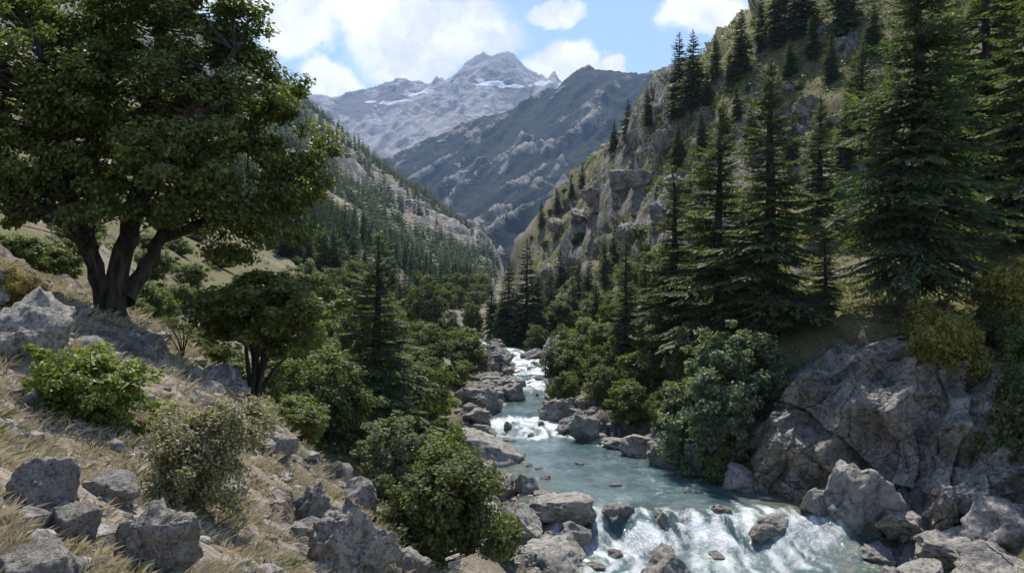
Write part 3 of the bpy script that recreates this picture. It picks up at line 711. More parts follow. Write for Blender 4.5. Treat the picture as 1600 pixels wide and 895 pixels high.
def shrubby(name, seed, w, h, leaf, nclus, nleaf, leafm, stems=7, trunk=.35, crad=.22, flat=.7, lean=0.0, rad=.05, lobes=8, sparse=.45):
    """multi-stemmed small tree or shrub, w wide and h high, trunk = height where the crown begins (share of h)"""
    rs = np.random.RandomState(seed); limbs = []; blobs = []
    for k in range(stems):
        a = k*6.283/stems+rs.normal(0, .3); r = w*.5*rs.uniform(.35, .75); top = h*rs.uniform(.6, .92)
        p0 = np.array([rs.normal(0, rad*.6), rs.normal(0, rad*.6), -.12*h]); p1 = np.array([math.cos(a)*r+lean*w, math.sin(a)*r, top])
        P = curve(p0, p1, rs, 8, .10, .12); P[:, :2] *= (np.linspace(0, 1, 8)**.75)[:, None]; limbs.append((P, np.linspace(rad*rs.uniform(.7, 1.1), rad*.2, 8)))
    zc = h*(trunk+(1-trunk)*.5); hz = h*(1-trunk)*.5
    for k in range(lobes):
        a = k*2.4+rs.normal(0, .3); r = w*.5*.62*math.sqrt((k+.5)/lobes); zz = zc+hz*rs.uniform(-.75, .62)*(1-.3*r/(w*.5))
        s = rs.uniform(.22, .44)
        blobs.append(((math.cos(a)*r+lean*w*.7, math.sin(a)*r, zz), (w*s*.62, w*s*.62, hz*rs.uniform(.38, .6))))
    blobs.append(((lean*w*.6, 0, zc), (w*.30, w*.30, hz*.7)))
    return make_broadleaf(name, seed+50, limbs, blobs, nclus, nleaf, leaf, crad, leafm, M_BARK, flat, .5, sparse, rad*.3, 6)

def put(name, parts, px, D, w_px, label, cat, group=None, w0=1.0, rz=0.0, zoff=0.0, sz=1.0):
    p = at(px, D); p[2] += zoff; s = w_px/F*D/w0
    return plant(name, parts, p, label, cat, group, (s, s, s*sz), rz)

SH_TREE = shrubby('small_tree', 21, 1.0, .88, .034, 260, 95, M_SMALL, 8, .42, .075, .6, .06, .018, 16, .6)
put('small_tree', SH_TREE, 397, hit(397, 640, 8)[1], 268, 'small dark green tree with many thin stems on the slope edge below the large tree', 'tree', None, 1.0, .5, 0.0, .9)
SH_ROUND = shrubby('round_shrub', 22, 1.0, .95, .036, 300, 110, M_BUSH, 6, .12, .10, .8, 0, .018, 11)
put('round_shrub_tree', SH_ROUND, 690, 12.8, 215, 'dense round shrub tree beside the river rocks, nearest the water', 'shrub', None, 1.0, 1.0, -.05)
SH_BRIGHT = shrubby('bright_shrub', 23, 1.0, .60, .034, 170, 80, M_BRIGHT, 12, -.18, .085, .55, 0, .010, 10)
put('leafy_shrub', SH_BRIGHT, 150, 9.6, 240, 'bright green leafy shrub under the large tree', 'shrub', None, 1.0, .3)
SH_OLIVE = shrubby('olive_shrub', 24, 1.0, .9, .030, 230, 90, M_OLIVE, 12, .02, .10, .9, 0, .007, 10)
put('pale_shrub', SH_OLIVE, 315, 7.6, 205, 'pale olive twiggy shrub behind the large grey boulder', 'shrub', None, 1.0, 0, -.05)
SH_YEL = shrubby('yellow_shrub', 25, 1.0, .8, .034, 190, 80, M_YEL, 8, .1, .12, .6, 0, .012, 9)
SH_GREY = shrubby('grey_bush', 26, 1.0, 1.15, .030, 420, 95, M_GREY, 8, .06, .075, .6, 0, .014, 20, .6)
put('yellow_shrub', SH_YEL, 40, 13.5, 95, 'small yellowish shrub behind the big weathered rock', 'shrub', None, 1.0, 1.0, 0)
SH_BARE = shrubby('bare_shrub', 27, 1.0, .9, .03, 60, 7, M_OLIVE, 9, .1, .10, .8, 0, .014, 8)
put('bare_shrub', SH_BARE, 285, hit(285, 560, 8)[1], 90, 'dark bare twiggy shrub on the slope below the large tree', 'shrub', None, 1.0, 0, 0)
SH_MID = [shrubby('thicket_bush', 30+k, 1.0, .9+.12*k, .042, 170, 80, M_BUSH, 5, .05, .10, .75, 0, .014, 10) for k in range(4)]
SH_MIDB = [shrubby('green_bush', 40+k, 1.0, .85+.1*k, .042, 160, 78, M_SMALL, 5, .05, .10, .75, 0, .014, 9) for k in range(3)]

# ------------------------------------------------------------------ conifers
FIR_BIG = make_fir('tall_fir', 1, 20, 4.9, 54, 10, 30, 5, .12, M_FIRD, .42, .06)
FIR_N = [make_fir('near_fir', 2+k, 16, (2.9, 3.3, 2.6)[k], 44, 8, 26, 4, (.07, .05, .09)[k], M_FIR, .40, .08) for k in range(3)]
FIR_M = [make_fir('valley_fir', 7+k, 14, (2.6, 3.0, 2.4)[k], 38, 8, 14, 2, .03, M_FIRD, .38, .08, 6) for k in range(3)]
def far_fir(name, seed, H, R, rows=15, n=7):
    rs = np.random.RandomState(seed); P, D, Wd = [], [], []
    for h in np.linspace(.06, .95, rows):
        a0 = rs.uniform(0, 6.28)
        for k in range(n):
            a = a0+k*6.283/n+rs.normal(0, .15); L = R*(1-h)**.8*rs.uniform(.75, 1.15)+.15
            P.append((0, 0, h*H+.05*H)); D.append((math.cos(a)*L, math.sin(a)*L, -L*.95)); q_ = L*.40*7/n; Wd.append((-math.sin(a)*q_, math.cos(a)*q_, 0))
    P.append((-.0, 0, H*.9)); D.append((.0, 0, H*.1)); Wd.append((.1, 0, 0)); P.append((0, 0, H*.9)); D.append((0, 0, H*.1)); Wd.append((0, .1, 0))
    V, Fc = diamonds(np.array(P, float), np.array(D, float), np.array(Wd, float))
    tv, tf = tube(np.array([[0, 0, -1.5], [0, 0, H*.5], [0, 0, H*.9]]), [.22, .14, .03], 4)
    Vv, Ff = merge([(V, Fc), (tv, tf)]); mi = np.r_[np.zeros(len(Fc)), np.ones(len(tf))]
    return Vv, Ff, mi
FAR_A = [far_fir('distant_fir', 60+k, 14, 2.2+.25*k) for k in range(3)]
FAR_B = [far_fir('distant_fir', 70+k, 14, 2.2+.25*k, 6, 4) for k in range(3)]
FIR_F = [mesh_np('distant_fir', v, f, [M_FAR, M_BARKF], False, None, mi) for v, f, mi in FAR_A]

def fir(name, parts, px, D, py_top, label, group=None, H0=16.0, rz=0.0, wide=1.0, z=None, foot=None):
    p = at(px, D) if foot is None else hit(px, foot, 60)
    D = p[1]
    if z is not None: p[2] = z
    s = max(((CY-py_top)/F*D-p[2])/H0, .12)
    return plant(name, parts, p, label, 'conifer', group, (s*wide, s*wide, s), rz)
fir('tall_fir', FIR_BIG, 1415, 49.5, -150, 'tallest dark fir with thick trunk above the rock cliff', None, 20, .4, 1.08, -2.4)
fir('fir_tree', FIR_N[0], 1205, 56, 95, 'tall fir with bare lower trunk, just beside the tallest fir', None, 16, 1.0, 1.3)
fir('fir_tree', FIR_N[1], 1122, 61, 165, 'tall fir in the middle of the row above the grey green bush', None, 16, 2.0, 1.25)
fir('fir_tree', FIR_N[2], 1052, 67, 260, 'slim fir at the river end of the row of tall firs', None, 16, 3.0, 1.35)
fir('fir_tree', FIR_N[2], 1290, 53, 345, 'small young fir standing on the cliff edge below the tall firs', None, 16, .2, 1.15)
fir('fir_tree', FIR_N[0], 1278, 84, 150, 'half hidden fir standing uphill behind the tall firs', None, 16, 2.5, 1.3)
fir('fir_tree', FIR_N[1], 1545, 68, -130, 'dark tall fir at the right edge, partly cut by the frame', None, 16, 4.0, 1.2)
fir('fir_tree', FIR_N[0], 1640, 60, -200, 'dark tall fir rising out of the top right corner', None, 16, 5.0, 1.2)
fir('fir_tree', FIR_N[2], 1480, 88, 10, 'dark fir uphill between the tallest fir and the right edge', None, 16, 3.3, 1.3)
fir('fir_tree', FIR_N[0], 1345, 98, 60, 'fir uphill just left of the tallest fir', None, 16, 1.9, 1.2)
fir('fir_tree', FIR_N[1], 1585, 95, -60, 'dark fir high uphill at the right edge', None, 16, 2.9, 1.3)
fir('fir_tree', FIR_N[1], 1160, 72, 300, 'lower fir half hidden between two tall firs', None, 16, 2.2, 1.1)
fir('fir_tree', FIR_N[0], 1010, 80, 395, 'fir beside the slender bare fir', None, 16, .4, 1.1)
fir('fir_tree', FIR_N[0], 978, 74, 362, 'slender fir with bare thin trunk over the right bank bushes', None, 16, 1.4, .9)
fir('fir_tree', FIR_N[1], 588, 44, 365, 'single tall fir rising out of the left bank thicket', None, 16, 2.2, 1.5)
for k, (px, foot, py, lb) in enumerate([
        (1060, 185, 52, 'bigger fir of the ridge pair, against the sky'), (1085, 172, 48, 'right fir of the ridge pair, against the sky'),
        (1012, 198, 135, 'narrow fir on the ridge left of the ridge pair'), (982, 224, 155, 'pointed fir on the ridge above the blue mountain slope'),
        (960, 240, 185, 'small fir on the ridge beside the pointed fir'), (910, 298, 252, 'lone fir on the rocky ridge crest'),
        (892, 312, 275, 'little fir just below the lone ridge crest fir'), (870, 336, 293, 'low fir on the descending rocky ridge'), (846, 358, 312, 'lowest fir on the end of the rocky ridge'),
        (1118, 122, 55, 'fir behind the ridge pair in front of the cloud'), (1160, 120, 15, 'tall fir on the skyline in front of the white cloud'), (1190, 80, -8, 'skyline fir cut by the top of the frame'),
        (1218, 75, -60, 'skyline fir high on the slope beside the cloud'), (1250, 60, -90, 'dark fir high on the slope at the top edge'), (1320, 60, -110, 'dark fir at the top edge above the grass slope'),
        (1140, 140, 78, 'dark rounded fir below the skyline firs'), (1105, 165, 110, 'stubby fir beside the ridge pair trunk')]):
    fir('ridge_fir', FIR_M[k % 3], px, 0, py, lb, 'firs along the right ridge', 14, k*1.3, 1.2, None, foot)
for k, (px, foot, py, lb) in enumerate([
        (822, 535, 372, 'tallest fir of the group at the river bend'), (797, 532, 402, 'second fir of the river bend group'), (768, 525, 430, 'dark fir at the left end of the river bend group'),
        (842, 535, 425, 'fir on the right flank of the river bend group'), (862, 520, 415, 'pale fir between river bend group and right hillside'), (945, 450, 368, 'fir under the rock face on the right hillside'),
        (905, 470, 405, 'short fir below the rock face over the bushes'), (785, 540, 455, 'short fir in front of the river bend group'), (745, 505, 450, 'shadowed fir left of the river bend group'),
        (932, 520, 430, 'fir standing among the right bank bushes'), (893, 500, 425, 'fir with pale tips above the upper rapids'), (920, 470, 395, 'dark fir leaning on the right rock face'), (875, 455, 385, 'slim fir high on the right rock face'), (1000, 440, 370, 'fir below the grass slope on the right hillside'), (960, 420, 345, 'small fir in the middle of the right rock face'), (1020, 480, 400, 'broad fir on the right hillside behind the slim fir')]):
    fir('valley_fir', FIR_M[k % 3], px, 0, py, lb, 'firs near the river bend', 14, k*1.7, 1.15, None, foot)

for k in range(26):
    D = 118+k*5.2+6*math.sin(k*3.1); px = 640+(k*37) % 118; X = (px-CX)/F*D
    if X > np.interp(D, RY, RL)-4: continue
    lb = ('fir' if k % 3 else 'young fir')+' on the valley floor '+('right behind the thicket' if D < 160 else 'between the thicket and the left valley side')
    fir('valley_fir', FIR_M[k % 3], px, D, CY-(float(look(X, D)[0])+6+5*((k*7) % 5)/4)*F/D, lb, 'firs'+lb.split('fir', 1)[1], 14, k*2.1, 1.25)
for k, (px, foot, hp) in enumerate([(1200, 170, 70), (1235, 120, 60), (1268, 95, 70), (1300, 130, 80), (1335, 175, 95), (1365, 90, 90), (1150, 190, 60), (1175, 230, 75), (1130, 215, 60), (1240, 265, 90), (1320, 270, 110), (1385, 230, 110), (1095, 240, 70), (1060, 260, 70)]):
    lb = 'scattered fir on the upper right slope '+('close to the ridge pair' if px < 1160 else 'right below the skyline firs' if foot < 140 else 'behind the row of tall firs')
    fir('slope_fir', FIR_M[k % 3], px, 0, foot-hp, lb, lb.replace('fir', 'firs', 1), 14, k*1.1, 1.25, None, foot)
# individual firs on the left valley side; the far remainder is one mass
rsf = np.random.RandomState(99)
vis = {}
Tg1 = np.maximum.accumulate((Z1/Y1).reshape(S1)[V1 > math.log(35)], axis=0)
V1c = V1[V1 > math.log(35)]; c_last = Tg1[-1]
Tg2 = np.maximum.accumulate((Z2/Y2).reshape(S2), axis=0)
def hidden(X, D, z):
    u, v = X/D, math.log(D)
    if v < V1[-1]:
        i = min(np.searchsorted(U1, u), len(U1)-1); j = min(np.searchsorted(V1c, v), len(V1c)-1); return z/D < Tg1[max(j-1, 0), i]
    i = min(np.searchsorted(U2, u), len(U2)-1); j = min(np.searchsorted(V2, v), len(V2)-1); i1 = min(np.searchsorted(U1, u), len(U1)-1)
    return z/D < max(Tg2[max(j-1, 0), i], c_last[i1])
cand = []
for _ in range(22000):
    D = math.exp(rsf.uniform(math.log(150), math.log(1080))); px = rsf.uniform(290, 800)
    X = (px-CX)/F*D
    if X > np.interp(D, RY, RL)-4: continue
    if rsf.rand() > (D/1080)**1.5+.012: continue
    cand.append((X, D, px))
cand = np.array(cand); zc = look(cand[:, 0], cand[:, 1]); rk = look(cand[:, 0], cand[:, 1], R1, R2)
fo = fbm(np.stack([cand[:, 0]/60, cand[:, 1]/110, zc*0], 1), 3)
trees = []
for (X, D, px), z, r, f in zip(cand, zc, rk, fo):
    if D < 330 and f+rsf.normal(0, .15) < .05: continue
    if (D > 330 and r > .42+rsf.rand()*.25 and rsf.rand() > .10) or f+rsf.normal(0, .12) < -.30: continue
    H = rsf.uniform(9, 17)*(.75 if D < 250 else 1)
    if hidden(X, D, z+H*.9): continue
    trees.append((H/D, X, D, z, H, px))
trees.sort(reverse=True)
def fir_label(px, D):
    col = ('under the large tree crown' if px < 500 else 'beside the large tree crown' if px < 570 else 'behind the single tall fir' if px < 640 else
           'right of the single tall fir' if px < 720 else 'beside the river bend firs')
    row = ('low on the left valley side', 'tall grey green fir') if D < 190 else ('on the lower left valley side', 'grey green fir') if D < 270 else ('halfway up the left valley side', 'small fir') if D < 480 else ('high on the left valley side', 'tiny dark fir')
    return row[1]+' '+row[0]+', '+col, 'firs '+row[0]+' '+col
ind = [t for t in trees if t[5] > 430][:285]; seti = set(id(t) for t in ind)
for k, t in enumerate(ind):
    _, X, D, z, H, px = t
    lab, grp = fir_label(px, D)
    if D < 240:
        plant('valley_fir', FIR_M[k % 3], (X, D, z-.3), lab, 'conifer', grp, (H/14*1.15, H/14*1.15, H/14), k*.7)
    else:
        o = link('distant_fir', FIR_F[k % 3], None, (X, D, z-.5)); o.scale = (H/14*1.1, H/14*1.1, H/14); o.rotation_euler = (0, 0, k*.9); tag(o, lab, 'conifer', grp)
rest = [t for t in trees if id(t) not in seti]
parts = []; 
for k, (_, X, D, z, H, px) in enumerate(rest):
    nd = 24+2 if D > 320 else 15*7+2; v, f, mi = (FAR_B if D > 320 else FAR_A)[k % 3]; a = k*1.1; s = H/14; R_ = np.array([[math.cos(a), -math.sin(a), 0], [math.sin(a), math.cos(a), 0], [0, 0, 1]])
    parts.append(((v[:nd*4]@R_.T)*np.array([s*1.1, s*1.1, s])+np.array([X, D, z-.5]), f[:nd]))
if parts:
    V, Fc = merge(parts)
    tag(link('conifer_forest', mesh_np('conifer_forest', V, Fc, [M_FAR], False)), 'dark conifer forest covering the left valley side', 'forest', None, 'stuff')

# ------------------------------------------------------------------ bushes of the two banks
put('grey_green_bush', SH_GREY, 1125, 50, 200, 'large grey green bush on the right bank below the row of firs', 'bush', None, 1.0, .4, -.3, 1.1)
plant('yellow_shrub', SH_YEL, px_pt(1478, 606, 44.7), 'yellow green shrub growing on top of the rock cliff', 'shrub', None, (5.4, 5.4, 5.8), 0.0)
put('yellow_shrub', SH_YEL, 1590, 46, 170, 'yellow green shrub at the right edge under the dark firs', 'shrub', None, 1.0, 2.0, 0)
put('dark_bush', SH_ROUND, 1610, 40, 170, 'dark bush hanging over the rocks at the right edge', 'bush', None, 1.0, 1.0, -.2, 1.3)
put('dark_bush', SH_ROUND, 1585, 45.5, 120, 'dark bush under the yellow shrub on the cliff', 'bush', None, 1.0, 2.0, -.4, 1.2)
put('green_bush', SH_MIDB[0], 1140, 48.6, 110, 'light green bush low on the bank under the grey green bush', 'bush', None, 1.0, 2.0, -.4, 1.0)
put('spreading_bush', SH_GREY, 640, 30, 175, 'broad layered bush tree behind the round shrub tree', 'bush', None, 1.0, 2.4, -.3, 1.0)
def thick(rows, where, tone, cat='bush', shapes=SH_MID, seed=3):
    rs = random.Random(seed)
    for px, D, wpx, sz in rows:
        w_ = where(px, D) if callable(where) else where
        put('thicket_bush', shapes[rs.randrange(len(shapes))], px, D, wpx, tone+' '+w_, cat, tone+' '+w_, 1.0, rs.uniform(0, 6.28), -.12*wpx/F*D, sz*rs.uniform(.9, 1.15))
def where_l(px, D):
    if D < 34: return 'between the small tree and the round shrub tree'
    edge = px > (np.interp(D, RY, RL)-5)/D*F+CX
    if D > 90: return 'on the left shore near the river bend' if edge else 'in the far end of the left bank thicket'
    if edge: return 'at the left water edge beside the middle rapids' if D > 55 else 'at the left water edge above the cascade'
    return ('left of the single tall fir' if px < 560 else 'in front of the single tall fir' if D < 44 else 'behind the single tall fir') if px < 650 else 'in the thicket between the single tall fir and the river'
def where_r(px, D):
    if D > 110: return 'below the rock face near the river bend'
    if D > 80: return 'on the right bank beside the upper rapids'
    return 'on the right bank under the slender bare fir' if px < 1000 else 'on the right bank under the row of tall firs'
rs_ = random.Random(12)
rowsL = []
for D in (37, 41, 47, 53, 60, 68, 77, 86, 96, 108, 120):
    xl = np.interp(D, RY, RL); x = xl-(4.2 if D < 60 else 3.0)-.02*D
    while x > -0.26*D and x > -26:
        px = x/D*F+CX; wm = rs_.uniform(2.4, 4.2)*(1+.004*D)
        if not (D < 34 and px > 690): rowsL.append((px, D+rs_.uniform(-2, 2), wm/D*F, rs_.uniform(.8, 1.25)))
        x -= wm*rs_.uniform(.6, .95)
thick([r for i, r in enumerate(rowsL) if i % 3], where_l, 'rounded dark green bush')
thick([r for i, r in enumerate(rowsL) if i % 3 == 0], where_l, 'lighter green bush', 'bush', SH_MIDB, 4)
rowsR = []
for D in (54, 58, 62, 67, 72, 78, 84, 91, 99, 108, 118, 130, 145):
    xr = np.interp(D, RY, RR); x = xr+3.2 if D < 70 else xr+1.6
    lim = x+(9 if D < 70 else 15)
    while x < lim:
        wm = rs_.uniform(2.2, 3.8)*(1+.004*D); rowsR.append((x/D*F+CX, D+rs_.uniform(-2, 2), wm/D*F, rs_.uniform(.8, 1.2))); x += wm*rs_.uniform(.75, 1.3)
thick([r for i, r in enumerate(rowsR) if i % 2], where_r, 'rounded dark green bush', 'bush', SH_MID, 5)
thick([r for i, r in enumerate(rowsR) if i % 2 == 0], where_r, 'lighter green bush', 'bush', SH_MIDB, 6)
rowsV = []
for k in range(22):
    p = hit(684+(k*29) % 76, 450+(k*11) % 34, 118, 420)
    rowsV.append((p[0]/p[1]*F+CX, p[1], (22+(k*7) % 12), 1.25))
thick(rowsV, lambda px, D: 'at the far end of the thicket' if D < 190 else 'beyond the thicket below the left valley side', 'small green bush on the valley floor', 'bush', SH_MIDB, 9)
# scattered scrub on the right hillside and behind the large tree
rowsH = []
for _ in range(150):
    D = rs_.uniform(60, 270); px = rs_.uniform(860, 1650); p = at(px, D)
    if hidden(p[0], D, p[2]+1) : continue
    rowsH.append((px, D, rs_.uniform(1.2, 2.8)/D*F, rs_.uniform(.6, .95)))
for _ in range(90):
    D = rs_.uniform(110, 330); px = rs_.uniform(830, 1080); p = at(px, D)
    if hidden(p[0], D, p[2]+1) or p[2] < -6: continue
    rowsH.append((px, D, rs_.uniform(1.6, 4.2)/D*F, rs_.uniform(.6, 1.0)))
thick(rowsH, lambda px, D: 'above the tall firs near the top right' if px > 1300 else 'between the row of tall firs and the rocks' if D < 110 else 'high up by the ridge firs', 'low scrub on the right hillside', 'bush', SH_MIDB, 7)
rowsB = [(px, D, w, .8) for px, D, w in ((255, 48, 60), (315, 52, 55), (285, 58, 70), (235, 75, 50), (265, 95, 60), (310, 100, 50), (345, 90, 50), (20, 60, 70), (60, 75, 60), (150, 90, 60), (205, 40, 70), (240, 60, 70), (300, 70, 60), (280, 85, 50), (340, 60, 70), (120, 50, 80), (380, 80, 60), (420, 60, 80), (270, 34, 90), (330, 30, 110), (90, 32, 120), (30, 30, 100), (230, 45, 100), (400, 26, 120), (460, 34, 130), (300, 24, 60), (470, 23, 90))]
thick(rowsB, lambda px, D: 'left of the large tree trunk' if px < 170 else 'far behind the large tree, seen between its stems' if D > 40 and px < 260 else 'behind the small tree crown' if D > 40 else 'between the large tree and the small tree', 'green bush on the slope', 'bush', SH_MIDB, 8)

# ------------------------------------------------------------------ rocks
_ico = {}
def ico(sub):
    if sub not in _ico:
        bm = bmesh.new(); bmesh.ops.create_icosphere(bm, subdivisions=sub, radius=1.0)
        _ico[sub] = (np.array([v.co[:] for v in bm.verts]), np.array([[v.index for v in f.verts] for f in bm.faces])); bm.free()
    return _ico[sub]
def make_rock(name, seed, sub=4, cuts=11, rough=.10, mat=None, lo=.5, detail=2.2, strata=0.0):
    rs = np.random.RandomState(seed); V, Fc = ico(sub); V = V/((np.abs(V)**2.7).sum(1)**(1/2.7))[:, None]
    V = V@np.linalg.qr(rs.normal(size=(3, 3))*np.array([.35, .35, 1])+np.eye(3))[0]
    for _ in range(cuts):
        n = rs.normal(size=3); n /= np.linalg.norm(n); d = rs.uniform(lo, .92); e = np.maximum(V@n-d, 0)
        V -= n*(e*.93)[:, None]
    nrm = unit(V); off = rs.uniform(0, 50, 3)
    V = V+nrm*(fbm(V*1.3+off, 2)*.13+blocks(V*1.5+off)*rough*.7)[:, None]
    V = V+nrm*((ridged(V*detail+off, 4)-.9)*rough+fbm(V*detail*4+off, 3)*rough*.28)[:, None]
    if strata:
        ax = unit(rs.normal(size=3)*np.array([.5, .5, 1])); ph = (V@ax)*5+fbm(V*1.5+off, 2)*.8
        V = V+nrm*(strata*(sstep(ph-np.floor(ph), .3, .7)*.0+np.abs((ph-np.floor(ph))-.5)))[:, None]
    lim = np.abs(V).max(0); V /= lim
    return mesh_np(name, V, Fc, [mat or M_ROCK], True)
ROCK_M = {k: make_rock('boulder', 200+k, 5, 16+k, .07+.015*(k % 3), M_ROCK, .34+.03*(k % 4), 2.0, .02) for k in range(9)}
ROCK_W = {k: make_rock('river_boulder', 230+k, 5, 10, .05, M_WET, .55) for k in range(3)}
CRAG = [make_rock('hillside_crag', 260+k, 5, 18, .16, M_CRAG, .3, 2.4, .03) for k in range(4)]
def rock(name, me, loc, dims, label, group=None, rot=(0, 0, 0)):
    o = link(name, me, None, loc); o.scale = [d*.5 for d in dims]; o.rotation_euler = rot
    return tag(o, label, 'rock', group)
def rock_px(name, me, px, py, wpx, hpx, label, group=None, D=None, dep=1.0, rot=(0, 0, 0), sink=.42):
    """a rock whose foot stands where the photo shows it: px, py = middle of its foot"""
    p = hit(px, py) if D is None else np.array([*px_pt(px, py, D)[:2], px_pt(px, py, D)[2]])
    s = p[1]/F; wd, ht = wpx*s, hpx*s*(1+sink)
    dp = wd*dep
    return rock(name, me, (p[0], p[1]+dp*.25, p[2]+ht*.5-ht*sink*.9), (wd, dp, ht), label, group, rot)
def nrock(seed, cuts=10, rough=.13, lo=.45, mat=None, sub=5): return make_rock('boulder', seed, sub, cuts+8, rough*.5, mat or M_ROCKN, lo+.08, 2.2, .03)
rock_px('boulder', nrock(301), 40, 792, 130, 85, 'grey boulder at the left edge of the near slope', None, None, .9, (0, 0, .3))
rock_px('boulder', nrock(302, 9, .12, .45, None, 5), 168, 782, 92, 46, 'low grey rock between the left edge boulder and the shrub', None, None, .9, (0, 0, 1))
rock_px('boulder', nrock(303, 9, .15, .45, None, 6), 222, 895, 165, 130, 'large rough grey boulder in the near left foreground', None, None, .9, (0, 0, .2))
rock_px('boulder', nrock(304, 12, .10, .45, None, 5), 108, 848, 90, 72, 'pale angular rock between two larger foreground boulders', None, None, .9, (0, .1, .8))
rock_px('boulder', nrock(305, 9), 30, 930, 170, 110, 'grey boulder cut by the bottom left corner', None, None, .9, (0, 0, 2))
rock_px('boulder', nrock(306, 10, .16), 30, 560, 150, 130, 'big weathered rock on the slope left of the large tree', None, None, .8, (0, .2, .5))
rock_px('boulder', nrock(307, 14, .22, .28, None, 6), 545, 905, 170, 140, 'large pitted rock outcrop at the lip of the near slope', None, None, .8, (0, .25, .7))
rock_px('boulder', nrock(308, 12, .22, .30, None, 6), 482, 815, 100, 72, 'brownish overhanging rock on top of the near outcrop', None, None, .8, (0, .2, .2))
rock_px('boulder', nrock(309, 11, .12, .45, None, 5), 560, 800, 85, 62, 'grey rock on the slope lip beside the brownish rock', None, None, .8, (0, .3, 1.2))
rock_px('boulder', nrock(310, 9, .12, .45, None, 5), 640, 900, 85, 45, 'small grey rock at the foot of the near outcrop', None, None, .8, (0, .2, 2.2))
rock_px('boulder', nrock(311, 12, .12, .45, None, 5), 430, 712, 70, 40, 'rock on the shaded slope below the small tree', None, None, .8, (0, .2, 2.9))
rock_px('boulder', nrock(312, 12, .12, .45, None, 5), 700, 893, 60, 30, 'flat rock under the round shrub tree', None, None, .8, (0, .1, .9))
# river boulders
RB = [(897, 858, 58, 40, 0, 'rounded boulder in white water at the left end of the cascade'), (1210, 846, 84, 41, 1, 'smooth dark boulder in white water below the right cliff'),
      (1045, 912, 90, 54, 2, 'boulder in the foam at the bottom of the picture'), (793, 671, 15, 13, 0, 'small upright stone in the middle rapids'), (1033, 828, 36, 30, 2, 'wet dark rock standing in the falling water of the cascade'), (958, 806, 40, 16, 1, 'low mossy rock on the left part of the cascade lip'),
      (1128, 806, 34, 14, 0, 'low rock breaking the right part of the cascade lip')]
for px, py, wp, hp, k, lb in RB: rock_px('river_boulder', ROCK_W[k], px, py, wp, hp, lb, None, None, .9, (0, 0, k*1.1), .25)
BB = [(880, 812, 115, 52, 'wide pale rock on the left shore just above the cascade'), (822, 772, 44, 34, 'rounded rock on the left shore above the wide pale rock'), (785, 780, 62, 40, 'rock on the left shore behind the round shrub tree'),
      (815, 852, 70, 62, 'tall rock on the left shore beside the cascade'), (850, 897, 130, 50, 'broad low rock on the left shore at the bottom edge'), (780, 870, 80, 60, 'grey rock between round shrub tree and the cascade shore'),
      (800, 626, 48, 38, 'boulder with dark face on the left shore above the rapids'), (757, 640, 60, 40, 'pale rock slab on the left shore beside the dark faced boulder'), (742, 662, 55, 32, 'pale rock on the left shore by the middle rapids'),
      (760, 682, 45, 24, 'low rock at the left end of the middle rapids'), (733, 690, 40, 26, 'pale stone under the left bank bushes'), (868, 656, 62, 32, 'boulder jutting into the pool above the middle rapids'),
      (886, 674, 36, 26, 'dark boulder at the right end of the middle rapids'), (922, 690, 54, 52, 'big slanted boulder on the right shore below the middle rapids'), (962, 702, 54, 26, 'low flat rock on the right shore'),
      (1003, 714, 64, 44, 'slanted rock on the right shore beside the low flat rock'), (1052, 730, 74, 58, 'broad grey rock on the right shore below the bushes'), (1102, 742, 66, 58, 'dark rock on the right shore below the large bush'),
      (1160, 768, 60, 50, 'rock at the foot of the cliff by the still pool'), (1245, 785, 84, 56, 'dark boulder leaning at the foot of the cliff'), (1345, 838, 150, 120, 'huge grey boulder at the foot of the cliff'),
      (1285, 812, 60, 50, 'rock wedged beside the huge boulder'), (1425, 842, 90, 50, 'rock right of the huge boulder in dappled light'), (1500, 880, 150, 70, 'long slab of rock in dappled light on the right shore'),
      (1580, 850, 120, 80, 'rock mass at the lower right edge'), (1570, 920, 150, 60, 'slab cut by the bottom right corner'), (1380, 880, 60, 22, 'low stone in the shallows at lower right'), (1440, 905, 80, 26, 'flat stone in the lower right shallows'),
      (816, 604, 22, 14, 'small boulder in the upper rapids'), (862, 606, 22, 16, 'dark stone at the right side of the upper rapids'), (878, 586, 30, 18, 'rock on the right shore of the upper rapids'), (858, 572, 34, 16, 'rock on the right shore near the river bend'),
      (795, 585, 28, 18, 'rock on the left shore of the upper rapids'), (790, 565, 30, 14, 'pale rock on the left shore near the river bend'), (832, 560, 40, 16, 'grey rocks end at the river bend')]
for k, (px, py, wp, hp, lb) in enumerate(BB):
    rock_px('shore_boulder', ROCK_M[k % 9], px, py, wp*1.08, hp*1.0, lb, 'boulders along the river shores', None, .95, (.1*math.sin(k*2), .25*math.sin(k*1.3), k*1.9), .35)
